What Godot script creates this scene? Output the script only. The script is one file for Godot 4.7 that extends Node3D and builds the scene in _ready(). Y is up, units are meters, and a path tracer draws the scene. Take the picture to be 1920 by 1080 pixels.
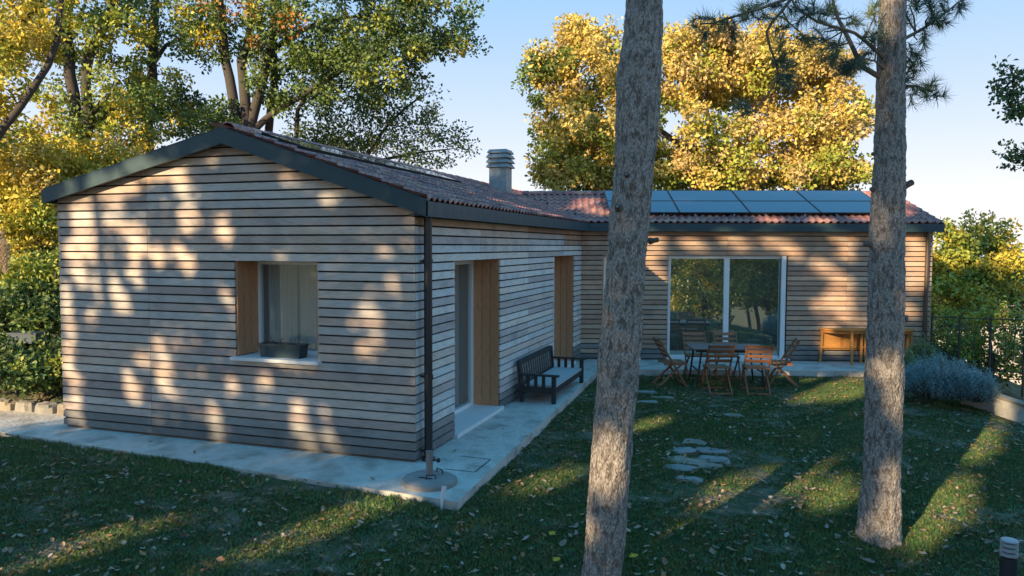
extends Node3D

# ---------------------------------------------------------------- measures
const BOARD := 0.105
const GABLE := 5.1351       # width of the gable wall
const FLANK := 8.1177       # length of the long wall up to the inner corner
const WING := 7.3417        # length of the wing's front wall
const PITCH := 0.336        # slope of the roofs towards the garden
const RIDGE_X := -2.40
var inner := Vector3(0, 0, -FLANK)
var along := Vector3(cos(-0.2792), 0, sin(-0.2792))   # the wing's direction
var deep := Vector3(sin(-0.2792), 0, -cos(-0.2792))   # into the wing
var rng := RandomNumberGenerator.new()
var noise := FastNoiseLite.new()
var M := {}
var taken := {}
var eye := Vector3(3.6246, 2.3969, 7.4879)
var look := Basis(Vector3.UP, 0.3196) * Basis(Vector3.RIGHT, -0.0565) * Basis(Vector3.BACK, 0.0031)
var sun_way := Vector3(0.3433, -0.2924, -0.8922).normalized()

func _ready() -> void:
	rng.seed = 71
	noise.seed = 5
	noise.frequency = 1.0
	make_light()
	make_materials()
	make_ground()
	make_house()
	make_patio_things()
	make_lawn_things()
	make_trees()
	make_grass()

func make_light() -> void:
	var cam := Camera3D.new()
	cam.name = "camera"
	cam.transform = Transform3D(look, eye)
	cam.fov = rad_to_deg(2.0 * atan(540.0 / 1400.0))
	cam.far = 4000.0
	add_child(cam)
	var env := Environment.new()
	env.background_mode = Environment.BG_SKY
	var sky := Sky.new()
	var s := ProceduralSkyMaterial.new()
	s.sky_top_color = lin(0.040, 0.252, 0.51)
	s.sky_horizon_color = lin(0.65, 0.605, 0.585)
	s.sky_curve = 0.18
	s.ground_horizon_color = lin(0.5, 0.5, 0.48)
	s.ground_bottom_color = lin(0.08, 0.09, 0.07)
	s.energy_multiplier = 1.0
	sky.sky_material = s
	env.sky = sky
	env.tonemap_mode = Environment.TONE_MAPPER_LINEAR
	env.tonemap_exposure = 1.92
	env.sdfgi_enabled = true
	env.ssao_enabled = true
	env.ssil_enabled = true
	var we := WorldEnvironment.new()
	we.name = "world"
	we.environment = env
	add_child(we)
	var sun := DirectionalLight3D.new()
	sun.name = "sun"
	sun.light_energy = 1.6
	sun.light_color = Color(1.0, 0.88, 0.70)
	sun.light_angular_distance = 0.5
	sun.shadow_enabled = true
	add_child(sun)
	sun.look_at_from_position(Vector3(-10, 9, 26), Vector3(-10, 9, 26) + sun_way)

# ---------------------------------------------------------------- helpers
func lin(r: float, g: float, b: float) -> Color:
	return Color(r, g, b).linear_to_srgb()

func at(x: float, y: float, depth: float) -> Vector3:
	return eye + look * Vector3((x - 960.0) / 1400.0, -(y - 540.0) / 1400.0, -1.0) * depth

func wing(t: float, y: float, s: float) -> Vector3:
	return inner + along * t + deep * s + Vector3(0, y, 0)

func rf(a: float, b: float) -> float:
	return rng.randf_range(a, b)

func rv() -> Vector3:
	return Vector3(rng.randfn(), rng.randfn(), rng.randfn()).normalized()

func numbered(n: String) -> String:
	if not taken.has(n):
		taken[n] = 0
		return n
	taken[n] += 1
	return "%s_%03d" % [n, taken[n]]

func tag(o: Node, label := "", category := "", group := "", kind := "") -> Node:
	if label: o.set_meta("label", label)
	if category: o.set_meta("category", category)
	if group: o.set_meta("group", group)
	if kind: o.set_meta("kind", kind)
	return o

func base(n: String, where := Vector3.ZERO, turn := 0.0) -> Node3D:
	var o := Node3D.new()
	o.name = numbered(n)
	add_child(o)
	o.position = where
	o.rotation.y = turn
	return o

func group_part(n: String, parent: Node) -> Node3D:
	var o := Node3D.new()
	o.name = n
	parent.add_child(o, true)
	return o

func put(n: String, mesh: Mesh, parent: Node = null, mat: Material = null) -> MeshInstance3D:
	var o := MeshInstance3D.new()
	o.mesh = mesh
	if mat: o.material_override = mat
	if parent:
		o.name = n
		parent.add_child(o, true)
	else:
		o.name = numbered(n)
		add_child(o)
	return o

class Shape:
	var v := PackedVector3Array()
	var n := PackedVector3Array()
	var uv := PackedVector2Array()
	var uv2 := PackedVector2Array()
	var col := PackedColorArray()
	var idx := PackedInt32Array()
	var tint := Color.WHITE
	var second := false

	func vert(p: Vector3, nn: Vector3, t := Vector2.ZERO) -> int:
		v.append(p); n.append(nn); uv.append(t); col.append(tint)
		return v.size() - 1

	func tri(a: int, b: int, c: int) -> void:
		idx.append(a); idx.append(b); idx.append(c)

	# four corners in turn; "out" is the side that shows
	func quad(a: Vector3, b: Vector3, c: Vector3, d: Vector3, out: Vector3, ts := [Vector2(0, 0), Vector2(1, 0), Vector2(1, 1), Vector2(0, 1)]) -> void:
		var nn := (c - a).cross(b - a)
		if nn.length_squared() < 1e-14:
			nn = (d - a).cross(c - a)
		nn = nn.normalized()
		var flip := nn.dot(out) < 0.0
		if flip: nn = -nn
		var i := v.size()
		v.append(a); v.append(b); v.append(c); v.append(d)
		for k in 4:
			n.append(nn); col.append(tint); uv.append(ts[k])
		if flip:
			idx.append_array([i, i + 2, i + 1, i, i + 3, i + 2])
		else:
			idx.append_array([i, i + 1, i + 2, i, i + 2, i + 3])

	# a box between eight corners given by origin and three edges
	func slab(o: Vector3, x: Vector3, y: Vector3, z: Vector3, us := 1.0) -> void:
		var m := o + (x + y + z) * 0.5
		var lx := x.length() * us; var ly := y.length() * us; var lz := z.length() * us
		for f in [[o, x, y, lx, ly], [o + z, x, y, lx, ly], [o, x, z, lx, lz], [o + y, x, z, lx, lz], [o, z, y, lz, ly], [o + x, z, y, lz, ly]]:
			var a: Vector3 = f[0]
			var e: Vector3 = f[1]
			var g: Vector3 = f[2]
			var w: float = f[3]
			var h: float = f[4]
			if w < h:
				quad(a, a + e, a + e + g, a + g, a + (e + g) * 0.5 - m, [Vector2(0, 0), Vector2(0, w), Vector2(h, w), Vector2(h, 0)])
			else:
				quad(a, a + e, a + e + g, a + g, a + (e + g) * 0.5 - m, [Vector2(0, 0), Vector2(w, 0), Vector2(w, h), Vector2(0, h)])

	func box(lo: Vector3, hi: Vector3, us := 1.0) -> void:
		var d := hi - lo
		slab(lo, Vector3(d.x, 0, 0), Vector3(0, d.y, 0), Vector3(0, 0, d.z), us)

	# a bar of rectangular section from p to q; w across (along side), h across the other way
	func bar(p: Vector3, q: Vector3, side: Vector3, w: float, h: float) -> void:
		var d := (q - p)
		var sd := (side - d * side.dot(d) / d.length_squared()).normalized()
		var o := d.normalized().cross(sd)
		slab(p - sd * w * 0.5 - o * h * 0.5, d, sd * w, o * h)

	func tube(path: Array, radii: Array, sides := 8, cap := true, vs := 1.0) -> void:
		var start := v.size()
		var run := 0.0
		var ref := Vector3(0.31, 0.2, 0.93)
		for k in path.size():
			var p: Vector3 = path[k]
			var d: Vector3
			if k == 0: d = path[1] - p
			elif k == path.size() - 1: d = p - path[k - 1]
			else: d = path[k + 1] - path[k - 1]
			d = d.normalized()
			if k > 0: run += (path[k] - path[k - 1]).length()
			if absf(d.dot(ref)) > 0.95: ref = Vector3(0.9, 0.1, -0.4)
			var x := (ref - d * ref.dot(d)).normalized()
			ref = x
			var y := d.cross(x)
			for j in sides + 1:
				var a := TAU * j / sides
				var nn := x * cos(a) + y * sin(a)
				vert(p + nn * radii[k], nn, Vector2(float(j) / sides, run * vs))
		for k in path.size() - 1:
			for j in sides:
				var a := start + k * (sides + 1) + j
				var b := a + sides + 1
				idx.append_array([a, b + 1, a + 1, a, b, b + 1])
		if cap:
			for k in [0, path.size() - 1]:
				var p: Vector3 = path[k]
				var q: Vector3 = path[1] if k == 0 else path[k - 1]
				var nn := (p - q).normalized()
				var c := vert(p, nn)
				var ring: int = start + k * (sides + 1)
				var first := v.size()
				for j in sides + 1:
					vert(v[ring + j], nn)
				for j in sides:
					if k == 0: idx.append_array([c, first + j, first + j + 1])
					else: idx.append_array([c, first + j + 1, first + j])

	# turned shape round a vertical axis; profile of Vector2(radius, height)
	func lathe(c: Vector3, prof: Array, sides := 24) -> void:
		for k in prof.size() - 1:
			var p: Vector2 = prof[k]
			var q: Vector2 = prof[k + 1]
			var e := q - p
			var nr := Vector2(-e.y, e.x).normalized()
			var i := v.size()
			for j in sides + 1:
				var a := TAU * j / sides
				var d := Vector3(cos(a), 0, sin(a))
				var nn := d * nr.x + Vector3(0, nr.y, 0)
				vert(c + d * p.x + Vector3(0, p.y, 0), nn, Vector2(float(j) / sides, 0))
				vert(c + d * q.x + Vector3(0, q.y, 0), nn, Vector2(float(j) / sides, 1))
			for j in sides:
				var a := i + j * 2
				idx.append_array([a, a + 1, a + 3, a, a + 3, a + 2])

	func add(o: Shape, t: Transform3D) -> void:
		var s := v.size()
		for k in o.v.size():
			v.append(t * o.v[k]); n.append((t.basis * o.n[k]).normalized()); uv.append(o.uv[k]); col.append(tint)
		for k in o.idx: idx.append(k + s)

	func mesh(mat: Material = null) -> ArrayMesh:
		var a := []
		a.resize(Mesh.ARRAY_MAX)
		a[Mesh.ARRAY_VERTEX] = v
		a[Mesh.ARRAY_NORMAL] = n
		a[Mesh.ARRAY_TEX_UV] = uv
		if second: a[Mesh.ARRAY_TEX_UV2] = uv2
		a[Mesh.ARRAY_COLOR] = col
		a[Mesh.ARRAY_INDEX] = idx
		var m := ArrayMesh.new()
		m.add_surface_from_arrays(Mesh.PRIMITIVE_TRIANGLES, a)
		if mat: m.surface_set_material(0, mat)
		return m

# ---------------------------------------------------------------- materials
func ramp(stops: Array) -> Gradient:
	var g := Gradient.new()
	var o := PackedFloat32Array()
	var c := PackedColorArray()
	for s in stops:
		o.append(s[0])
		c.append(s[1])
	g.offsets = o
	g.colors = c
	return g

func noise_tex(sd: int, freq: float, kind: int, stops: Array, size := 512, octaves := 4, height := 0) -> NoiseTexture2D:
	var f := FastNoiseLite.new()
	f.seed = sd
	f.frequency = freq
	f.noise_type = kind
	f.fractal_octaves = octaves
	var t := NoiseTexture2D.new()
	if kind == FastNoiseLite.TYPE_CELLULAR and freq < 0.05:
		f.domain_warp_enabled = true
		f.domain_warp_amplitude = 22.0
		f.domain_warp_frequency = 0.02
	t.width = size
	t.height = height if height else size
	t.seamless = true
	t.noise = f
	t.color_ramp = ramp(stops)
	return t

func flat(n: String, c: Color, rough := 0.6, metal := 0.0) -> StandardMaterial3D:
	var m := StandardMaterial3D.new()
	m.resource_name = n
	m.albedo_color = c
	m.roughness = rough
	m.metallic = metal
	M[n] = m
	return m

func grey(x: float) -> Color:
	return lin(x, x, x)

var fibre_tex: Texture2D
var fibre_rel: Texture2D

func wood(n: String, c: Color, sx := 0.55, sy := 9.0) -> StandardMaterial3D:
	var m := flat(n, c, 0.78)
	m.albedo_texture = fibre_tex
	m.uv1_scale = Vector3(sx, sy, 1)
	m.heightmap_enabled = true
	m.heightmap_texture = fibre_rel
	m.heightmap_scale = 0.12
	return m

func make_materials() -> void:
	# weathered larch: fibres along u, blotches of silvering over metres on the second layer
	var fibre := noise_tex(3, 0.012, FastNoiseLite.TYPE_SIMPLEX_SMOOTH, [[0.0, lin(0.5, 0.48, 0.46)], [0.3, lin(0.85, 0.84, 0.83)], [0.5, Color.WHITE], [0.75, lin(0.9, 0.89, 0.88)], [1.0, lin(0.55, 0.53, 0.5)]], 512, 5)
	var fibre_h := noise_tex(3, 0.012, FastNoiseLite.TYPE_SIMPLEX_SMOOTH, [[0.0, Color.BLACK], [1.0, Color.WHITE]], 512, 5)
	var knots := noise_tex(17, 0.018, FastNoiseLite.TYPE_CELLULAR, [[0.0, lin(0.45, 0.36, 0.3)], [0.06, lin(0.6, 0.52, 0.46)], [0.13, Color.WHITE], [1.0, Color.WHITE]], 512, 2)
	var blotch := noise_tex(9, 0.011, FastNoiseLite.TYPE_SIMPLEX_SMOOTH, [[0.0, lin(0.68, 0.69, 0.72)], [0.35, lin(0.9, 0.9, 0.91)], [0.55, Color.WHITE], [1.0, lin(0.9, 0.82, 0.74)]], 512, 5)
	fibre_tex = fibre
	fibre_rel = fibre_h
	var tones := [[1.0, 1.0, 1.0], [0.86, 0.82, 0.82], [1.12, 1.12, 1.1], [0.96, 0.86, 0.80], [0.98, 1.06, 1.1], [0.76, 0.70, 0.70], [1.14, 1.06, 0.98], [0.88, 0.93, 0.97]]
	for k in tones.size():
		var t: Array = tones[k]
		for w in [["gable", Vector3(0.565, 0.495, 0.435)], ["side", Vector3(0.70, 0.68, 0.64)], ["wing", Vector3(0.54, 0.385, 0.275)]]:
			var c: Vector3 = w[1]
			var m: StandardMaterial3D = wood("%s_%d" % [w[0], k], lin(c.x * t[0], c.y * t[1], c.z * t[2]))
			m.detail_enabled = true
			m.detail_albedo = blotch
			m.detail_blend_mode = BaseMaterial3D.BLEND_MODE_MUL
			m.detail_uv_layer = BaseMaterial3D.DETAIL_UV_2
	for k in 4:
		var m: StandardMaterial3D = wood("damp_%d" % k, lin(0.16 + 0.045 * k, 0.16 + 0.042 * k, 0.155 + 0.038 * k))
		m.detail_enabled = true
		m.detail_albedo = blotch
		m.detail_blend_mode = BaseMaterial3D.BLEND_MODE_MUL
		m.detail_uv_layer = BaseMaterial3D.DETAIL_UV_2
	for k in 3:
		wood("reveal_%d" % k, lin(0.52 + 0.06 * k, 0.255 + 0.03 * k, 0.125 + 0.015 * k), 0.6, 7.0)
	for k in 3:
		wood("acacia_%d" % k, lin(0.28 + 0.05 * k, 0.12 + 0.022 * k, 0.055 + 0.012 * k), 1.2, 14.0)
	wood("honey", lin(0.50, 0.23, 0.055), 1.0, 9.0)
	wood("honey_dark", lin(0.40, 0.17, 0.04), 1.0, 9.0)
	wood("bench_dark", lin(0.035, 0.034, 0.034), 1.0, 9.0)
	wood("bench_grey", lin(0.10, 0.09, 0.085), 1.0, 9.0)
	flat("membrane", grey(0.012), 0.9)
	flat("plaster", lin(0.5, 0.49, 0.46), 0.9)
	flat("room", lin(0.10, 0.09, 0.08), 0.9)
	var fascia := flat("fascia", lin(0.032, 0.068, 0.08), 0.5, 0.0)
	fascia.metallic_specular = 0.38
	fascia.roughness_texture = noise_tex(31, 0.02, FastNoiseLite.TYPE_SIMPLEX, [[0.0, grey(0.55)], [1.0, grey(1.0)]], 256)
	flat("pipe", lin(0.022, 0.024, 0.026), 0.4)
	flat("white_frame", lin(0.78, 0.80, 0.80), 0.4)
	flat("sill_white", lin(0.70, 0.71, 0.70), 0.5)
	flat("copper_pipe", lin(0.10, 0.075, 0.055), 0.4, 0.3)
	var glass := flat("glass", Color(0.62, 0.70, 0.70, 0.12), 0.02, 0.30)
	glass.transparency = BaseMaterial3D.TRANSPARENCY_ALPHA
	var mirror := flat("coated_glass", Color(0.80, 0.83, 0.80, 0.3), 0.012, 0.92)
	mirror.transparency = BaseMaterial3D.TRANSPARENCY_ALPHA
	var cur := flat("curtain", lin(0.52, 0.56, 0.54), 0.9)
	cur.backlight_enabled = true
	cur.backlight = Color(0.4, 0.4, 0.4)
	flat("blind", lin(0.42, 0.38, 0.33), 0.9)
	# roof
	var clay_stain := noise_tex(40, 0.02, FastNoiseLite.TYPE_SIMPLEX, [[0.0, lin(0.32, 0.31, 0.33)], [0.4, lin(0.7, 0.68, 0.68)], [0.6, Color.WHITE], [1.0, lin(1.0, 0.92, 0.85)]], 256)
	for k in 6:
		var c: Array = [[0.47, 0.225, 0.185], [0.40, 0.19, 0.17], [0.52, 0.255, 0.20], [0.34, 0.17, 0.16], [0.43, 0.235, 0.215], [0.58, 0.30, 0.225]][k]
		var m := flat("tile_%d" % k, lin(c[0], c[1], c[2]), 0.62)
		m.albedo_texture = clay_stain
		m.uv1_triplanar = true
		m.uv1_world_triplanar = true
		m.uv1_scale = Vector3(1.1, 1.1, 1.1)
	var cells := flat("solar_cells", lin(0.012, 0.018, 0.045), 0.09)
	cells.clearcoat_enabled = true
	cells.clearcoat = 0.35
	cells.clearcoat_roughness = 0.03
	cells.metallic_specular = 0.5
	flat("solar_frame", grey(0.02), 0.35, 0.4)
	flat("aluminium", grey(0.45), 0.35, 0.8)
	var zinc := flat("zinc", lin(0.27, 0.34, 0.37), 0.45, 0.15)
	zinc.albedo_texture = noise_tex(44, 0.02, FastNoiseLite.TYPE_SIMPLEX, [[0.0, grey(0.72)], [1.0, Color.WHITE]], 256)
	zinc.uv1_triplanar = true
	# concrete
	var conc_tex := noise_tex(50, 0.008, FastNoiseLite.TYPE_SIMPLEX_SMOOTH, [[0.0, lin(0.5, 0.49, 0.47)], [0.3, lin(0.78, 0.77, 0.75)], [0.5, lin(0.95, 0.95, 0.95)], [0.6, Color.WHITE], [1.0, lin(0.75, 0.73, 0.69)]], 512, 6)
	var conc_h := noise_tex(51, 0.05, FastNoiseLite.TYPE_SIMPLEX, [[0.0, Color.BLACK], [1.0, Color.WHITE]], 512, 4)
	for c in [["concrete", lin(0.56, 0.54, 0.49)], ["concrete_dark", lin(0.28, 0.265, 0.25)], ["stone", lin(0.27, 0.26, 0.24)], ["stone_warm", lin(0.30, 0.26, 0.20)]]:
		var m := flat(c[0], c[1], 0.88)
		m.albedo_texture = conc_tex
		m.uv1_triplanar = true
		m.uv1_world_triplanar = true
		m.uv1_scale = Vector3(0.45, 0.45, 0.45)
		m.heightmap_enabled = true
		m.heightmap_texture = conc_h
		m.heightmap_scale = 0.5
	# ground: earth with turf
	var g := flat("turf", Color.WHITE, 0.95)
	g.albedo_texture = noise_tex(60, 0.012, FastNoiseLite.TYPE_SIMPLEX_SMOOTH, [[0.0, lin(0.05, 0.09, 0.03)], [0.4, lin(0.065, 0.10, 0.035)], [0.52, lin(0.12, 0.115, 0.06)], [0.64, lin(0.19, 0.16, 0.10)], [1.0, lin(0.26, 0.22, 0.155)]], 1024, 8)
	g.uv1_scale = Vector3(0.21, 0.21, 1)
	g.heightmap_enabled = true
	g.heightmap_texture = noise_tex(61, 0.05, FastNoiseLite.TYPE_SIMPLEX, [[0.0, Color.BLACK], [1.0, Color.WHITE]], 1024, 5)
	g.heightmap_scale = 5.0
	g.detail_enabled = true
	g.detail_albedo = noise_tex(62, 0.06, FastNoiseLite.TYPE_CELLULAR, [[0.0, lin(1.0, 0.95, 0.85)], [0.5, lin(0.75, 0.75, 0.7)], [1.0, lin(0.3, 0.32, 0.28)]], 1024, 4)
	g.detail_blend_mode = BaseMaterial3D.BLEND_MODE_MUL
	g.detail_uv_layer = BaseMaterial3D.DETAIL_UV_2
	g.uv2_scale = Vector3(0.6, 0.6, 1)
	# bark
	var plates := noise_tex(70, 0.03, FastNoiseLite.TYPE_SIMPLEX, [[0.0, lin(0.07, 0.062, 0.056)], [0.24, lin(0.17, 0.155, 0.14)], [0.4, lin(0.27, 0.25, 0.23)], [0.55, lin(0.33, 0.305, 0.285)], [0.7, lin(0.37, 0.345, 0.32)], [1.0, lin(0.48, 0.44, 0.40)]], 1024, 7)
	var plates_h := noise_tex(70, 0.028, FastNoiseLite.TYPE_SIMPLEX, [[0.0, Color.BLACK], [0.35, grey(0.3)], [0.5, grey(0.75)], [1.0, Color.WHITE]], 512, 6)
	var flakes := noise_tex(71, 0.014, FastNoiseLite.TYPE_SIMPLEX, [[0.0, lin(0.35, 0.32, 0.30)], [0.38, lin(0.62, 0.6, 0.58)], [0.5, grey(0.92)], [0.62, Color.WHITE], [1.0, lin(0.7, 0.62, 0.56)]], 512, 6)
	var bark := flat("pine_bark", lin(1.0, 0.97, 0.94), 0.92)
	bark.albedo_texture = plates
	bark.uv1_scale = Vector3(2, 0.9, 1)
	bark.heightmap_enabled = true
	bark.heightmap_texture = plates_h
	bark.heightmap_scale = 1.0
	bark.detail_enabled = true
	bark.detail_albedo = flakes
	bark.detail_blend_mode = BaseMaterial3D.BLEND_MODE_MUL
	bark.detail_uv_layer = BaseMaterial3D.DETAIL_UV_2
	bark.uv2_scale = Vector3(2, 0.75, 1)
	var ob := flat("oak_bark", lin(0.22, 0.205, 0.195), 0.95)
	ob.albedo_texture = plates
	ob.uv1_scale = Vector3(2, 0.6, 1)
	flat("twig", lin(0.055, 0.045, 0.036), 0.95)
	flat("pine_twig", lin(0.16, 0.12, 0.085), 0.95)
	var leaf := flat("leaf", Color.WHITE, 0.55)
	leaf.vertex_color_use_as_albedo = true
	leaf.backlight_enabled = true
	leaf.backlight = Color(0.7, 0.7, 0.6)
	var dry := flat("dry_leaf", Color.WHITE, 0.8)
	dry.vertex_color_use_as_albedo = true
	var needle := flat("needle", Color.WHITE, 0.5)
	needle.vertex_color_use_as_albedo = true
	var blade := flat("blade", Color.WHITE, 0.6)
	blade.vertex_color_use_as_albedo = true
	blade.backlight_enabled = true
	blade.backlight = Color(0.3, 0.35, 0.2)
	flat("planter", lin(0.012, 0.042, 0.055), 0.45)
	flat("soil", lin(0.03, 0.022, 0.016), 0.95)
	flat("dead_stem", lin(0.09, 0.07, 0.05), 0.9)
	flat("cushion", lin(0.42, 0.43, 0.43), 0.9)
	flat("table_top", lin(0.11, 0.085, 0.085), 0.5)
	flat("steel", grey(0.30), 0.45, 0.7)
	flat("black_plastic", grey(0.018), 0.45)
	flat("white_plastic", grey(0.62), 0.5)
	flat("bollard", lin(0.022, 0.026, 0.032), 0.45)
	flat("bollard_ring", lin(0.32, 0.34, 0.35), 0.4)
	flat("wire", lin(0.05, 0.06, 0.055), 0.5, 0.5)
	flat("grey_box", lin(0.06, 0.085, 0.105), 0.7)
	flat("pale_plaster", lin(0.62, 0.55, 0.50), 0.9)
	flat("plume", lin(0.55, 0.43, 0.30), 0.95)

# ---------------------------------------------------------------- ground
func edge_z(x: float) -> float:   # front edge of the concrete apron
	return 1.04 + (x - 0.95) * 0.0815

func ground_y(x: float, z: float) -> float:
	var h := -0.15
	# the lawn reaches the top of the apron before the gable, and lies a step lower along the flank
	var f := smoothstep(1.6, 0.2, x) * smoothstep(-0.6, 1.0, z)
	h = lerpf(h, -0.075 - 0.012 * clampf(z - 1.0, 0.0, 6.0), f)
	h += 0.025 * noise.get_noise_2d(x * 0.35, z * 0.35) + 0.012 * noise.get_noise_2d(x * 1.7 + 40.0, z * 1.7)
	# bank on the far side of the gable's corner
	if x < -5.2:
		var b := smoothstep(-0.45, -1.0, z + 0.06 * (x + 5.2)) * smoothstep(-5.2, -5.7, x)
		h += b * (0.26 + 0.16 * clampf(-z - 0.8, 0.0, 5.0))
	# the slope beyond the lavender
	var r := maxf(0.0, x - 7.3 - 0.25 * clampf(z, -6.0, 8.0) * 0.3)
	h -= 0.45 * r * r / (r + 1.2)
	h = maxf(h, -9.0)
	var back := maxf(0.0, -z - 16.0)
	h -= 0.25 * back * back / (back + 8.0) * smoothstep(-14.0, 4.0, x)
	return maxf(h, -14.0)

func spread(n: int, near: float, far: float) -> Array:
	# evenly spaced near, growing towards far
	var out := []
	var half := n / 2
	for k in range(-half, half + 1):
		var t := float(k) / half
		out.append(near * t + (far - near) * pow(absf(t), 7.0) * signf(t))
	return out

func make_ground() -> void:
	var xs := spread(220, 14.0, 1500.0)
	var zs := spread(220, 16.0, 1500.0)
	var s := Shape.new()
	for j in zs.size():
		for i in xs.size():
			var x: float = xs[i] + 1.0
			var z: float = zs[j] - 3.0
			var y := ground_y(x, z)
			var dx := ground_y(x + 0.05, z) - ground_y(x - 0.05, z)
			var dz := ground_y(x, z + 0.05) - ground_y(x, z - 0.05)
			s.vert(Vector3(x, y, z), Vector3(-dx, 0.1, -dz).normalized(), Vector2(x, z))
	s.second = true
	s.uv2 = s.uv.duplicate()
	var w := xs.size()
	for j in zs.size() - 1:
		for i in w - 1:
			var a := j * w + i
			s.idx.append_array([a, a + 1, a + w + 1, a, a + w + 1, a + w])
	tag(put("ground", s.mesh(M.turf)), "", "", "", "structure")
	# concrete apron round the house
	var top := -0.03
	var pts := [Vector2(-9.5, edge_z(-9.5)), Vector2(0.95, 1.04), Vector2(0.66, -6.95)]
	for t in [7.75]:
		var p := wing(t, 0, -1.22)
		pts.append(Vector2(p.x, p.z))
		p = wing(t, 0, 0.6)
		pts.append(Vector2(p.x, p.z))
	pts.append(Vector2(wing(3, 0, 0.6).x, wing(3, 0, 0.6).z))
	pts.append(Vector2(-1.0, -8.6))
	pts.append(Vector2(-5.6, -8.6))
	pts.append(Vector2(-5.6, -0.5))
	pts.append(Vector2(-9.5, -0.75))
	var a := Shape.new()
	var poly := PackedVector2Array(pts)
	var ids := Geometry2D.triangulate_polygon(poly)
	for p in poly:
		a.vert(Vector3(p.x, top, p.y), Vector3.UP)
	for k in range(0, ids.size(), 3):
		var A := a.v[ids[k]]
		var B := a.v[ids[k + 1]]
		var C := a.v[ids[k + 2]]
		if (C - A).cross(B - A).y > 0.0: a.tri(ids[k], ids[k + 1], ids[k + 2])
		else: a.tri(ids[k], ids[k + 2], ids[k + 1])
	for k in poly.size():
		var p := poly[k]
		var q := poly[(k + 1) % poly.size()]
		var n2 := Vector2((q - p).y, -(q - p).x)
		if Geometry2D.is_point_in_polygon((p + q) * 0.5 + n2.normalized() * 0.05, poly): n2 = -n2
		a.quad(Vector3(p.x, top, p.y), Vector3(q.x, top, q.y), Vector3(q.x, -0.5, q.y), Vector3(p.x, -0.5, p.y), Vector3(n2.x, 0, n2.y))
	var ap := put("pavement", a.mesh(M.concrete))
	tag(ap, "", "", "", "structure")
	apron = poly
	# inspection cover let into the apron beside the corner: a dark joint round a concrete lid
	var lid := Shape.new()
	for f in [[Vector3(0.42, 0, -0.40), Vector3(0.36, 0, 0.02)], [Vector3(0.78, 0, -0.38), Vector3(0.0, 0, 0.5)], [Vector3(0.42, 0, 0.12), Vector3(0.36, 0, 0.0)]]:
		var d: Vector3 = f[1]
		var c: Vector3 = f[0]
		var sd := Vector3(-d.z, 0, d.x).normalized() * 0.012
		lid.quad(c + Vector3(0, top + 0.004, 0), c + d + Vector3(0, top + 0.004, 0), c + d + sd + Vector3(0, top + 0.004, 0), c + sd + Vector3(0, top + 0.004, 0), Vector3.UP)
	put("joint", lid.mesh(M.black_plastic), ap)

var apron: PackedVector2Array

# ---------------------------------------------------------------- house
func roof_main(x: float) -> float:
	return 2.87 - PITCH * (x - 0.23)

func roof_left(x: float) -> float:
	return roof_main(RIDGE_X) - 0.2345 * (RIDGE_X - x)

func roof_wing(s: float) -> float:
	return 2.87 + PITCH * (s + 0.23)

# one board with a slightly sloping face; ends may slant
func board_mesh(o: Vector3, u: Vector3, n: Vector3, x0: float, x1: float, x2: float, x3: float, y0: float, y1: float, thick: float) -> ArrayMesh:
	var s := Shape.new()
	s.second = true
	var A := o + u * x0 + Vector3(0, y0, 0)
	var B := o + u * x1 + Vector3(0, y0, 0)
	var C := o + u * x2 + Vector3(0, y1, 0)
	var D := o + u * x3 + Vector3(0, y1, 0)
	var fb := n * (thick + rf(-0.0015, 0.002))
	var ft := n * (thick - 0.006)
	var e := 0.003
	var up := Vector3(0, e, 0)
	var off := rf(0, 9)
	var vo := rf(0, 3)
	var tx := [Vector2(x0 + off, vo), Vector2(x1 + off, vo), Vector2(x2 + off, vo + BOARD), Vector2(x3 + off, vo + BOARD)]
	s.quad(A + fb, B + fb, C + ft, D + ft, n, tx)
	s.quad(A - up, B - up, B + fb, A + fb, Vector3.DOWN, [tx[0], tx[1], tx[1], tx[0]])
	s.quad(D + up, C + up, C + ft, D + ft, Vector3.UP, [tx[3], tx[2], tx[2], tx[3]])
	s.quad(A, A + fb, D + ft, D, -u, [tx[0], tx[0], tx[3], tx[3]])
	s.quad(B, B + fb, C + ft, C, u, [tx[1], tx[1], tx[2], tx[2]])
	for p in s.v:
		s.uv2.append(Vector2((p - o).dot(u) * 0.23 + o.z * 0.31, p.y * 0.4))
	return s.mesh()

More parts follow.
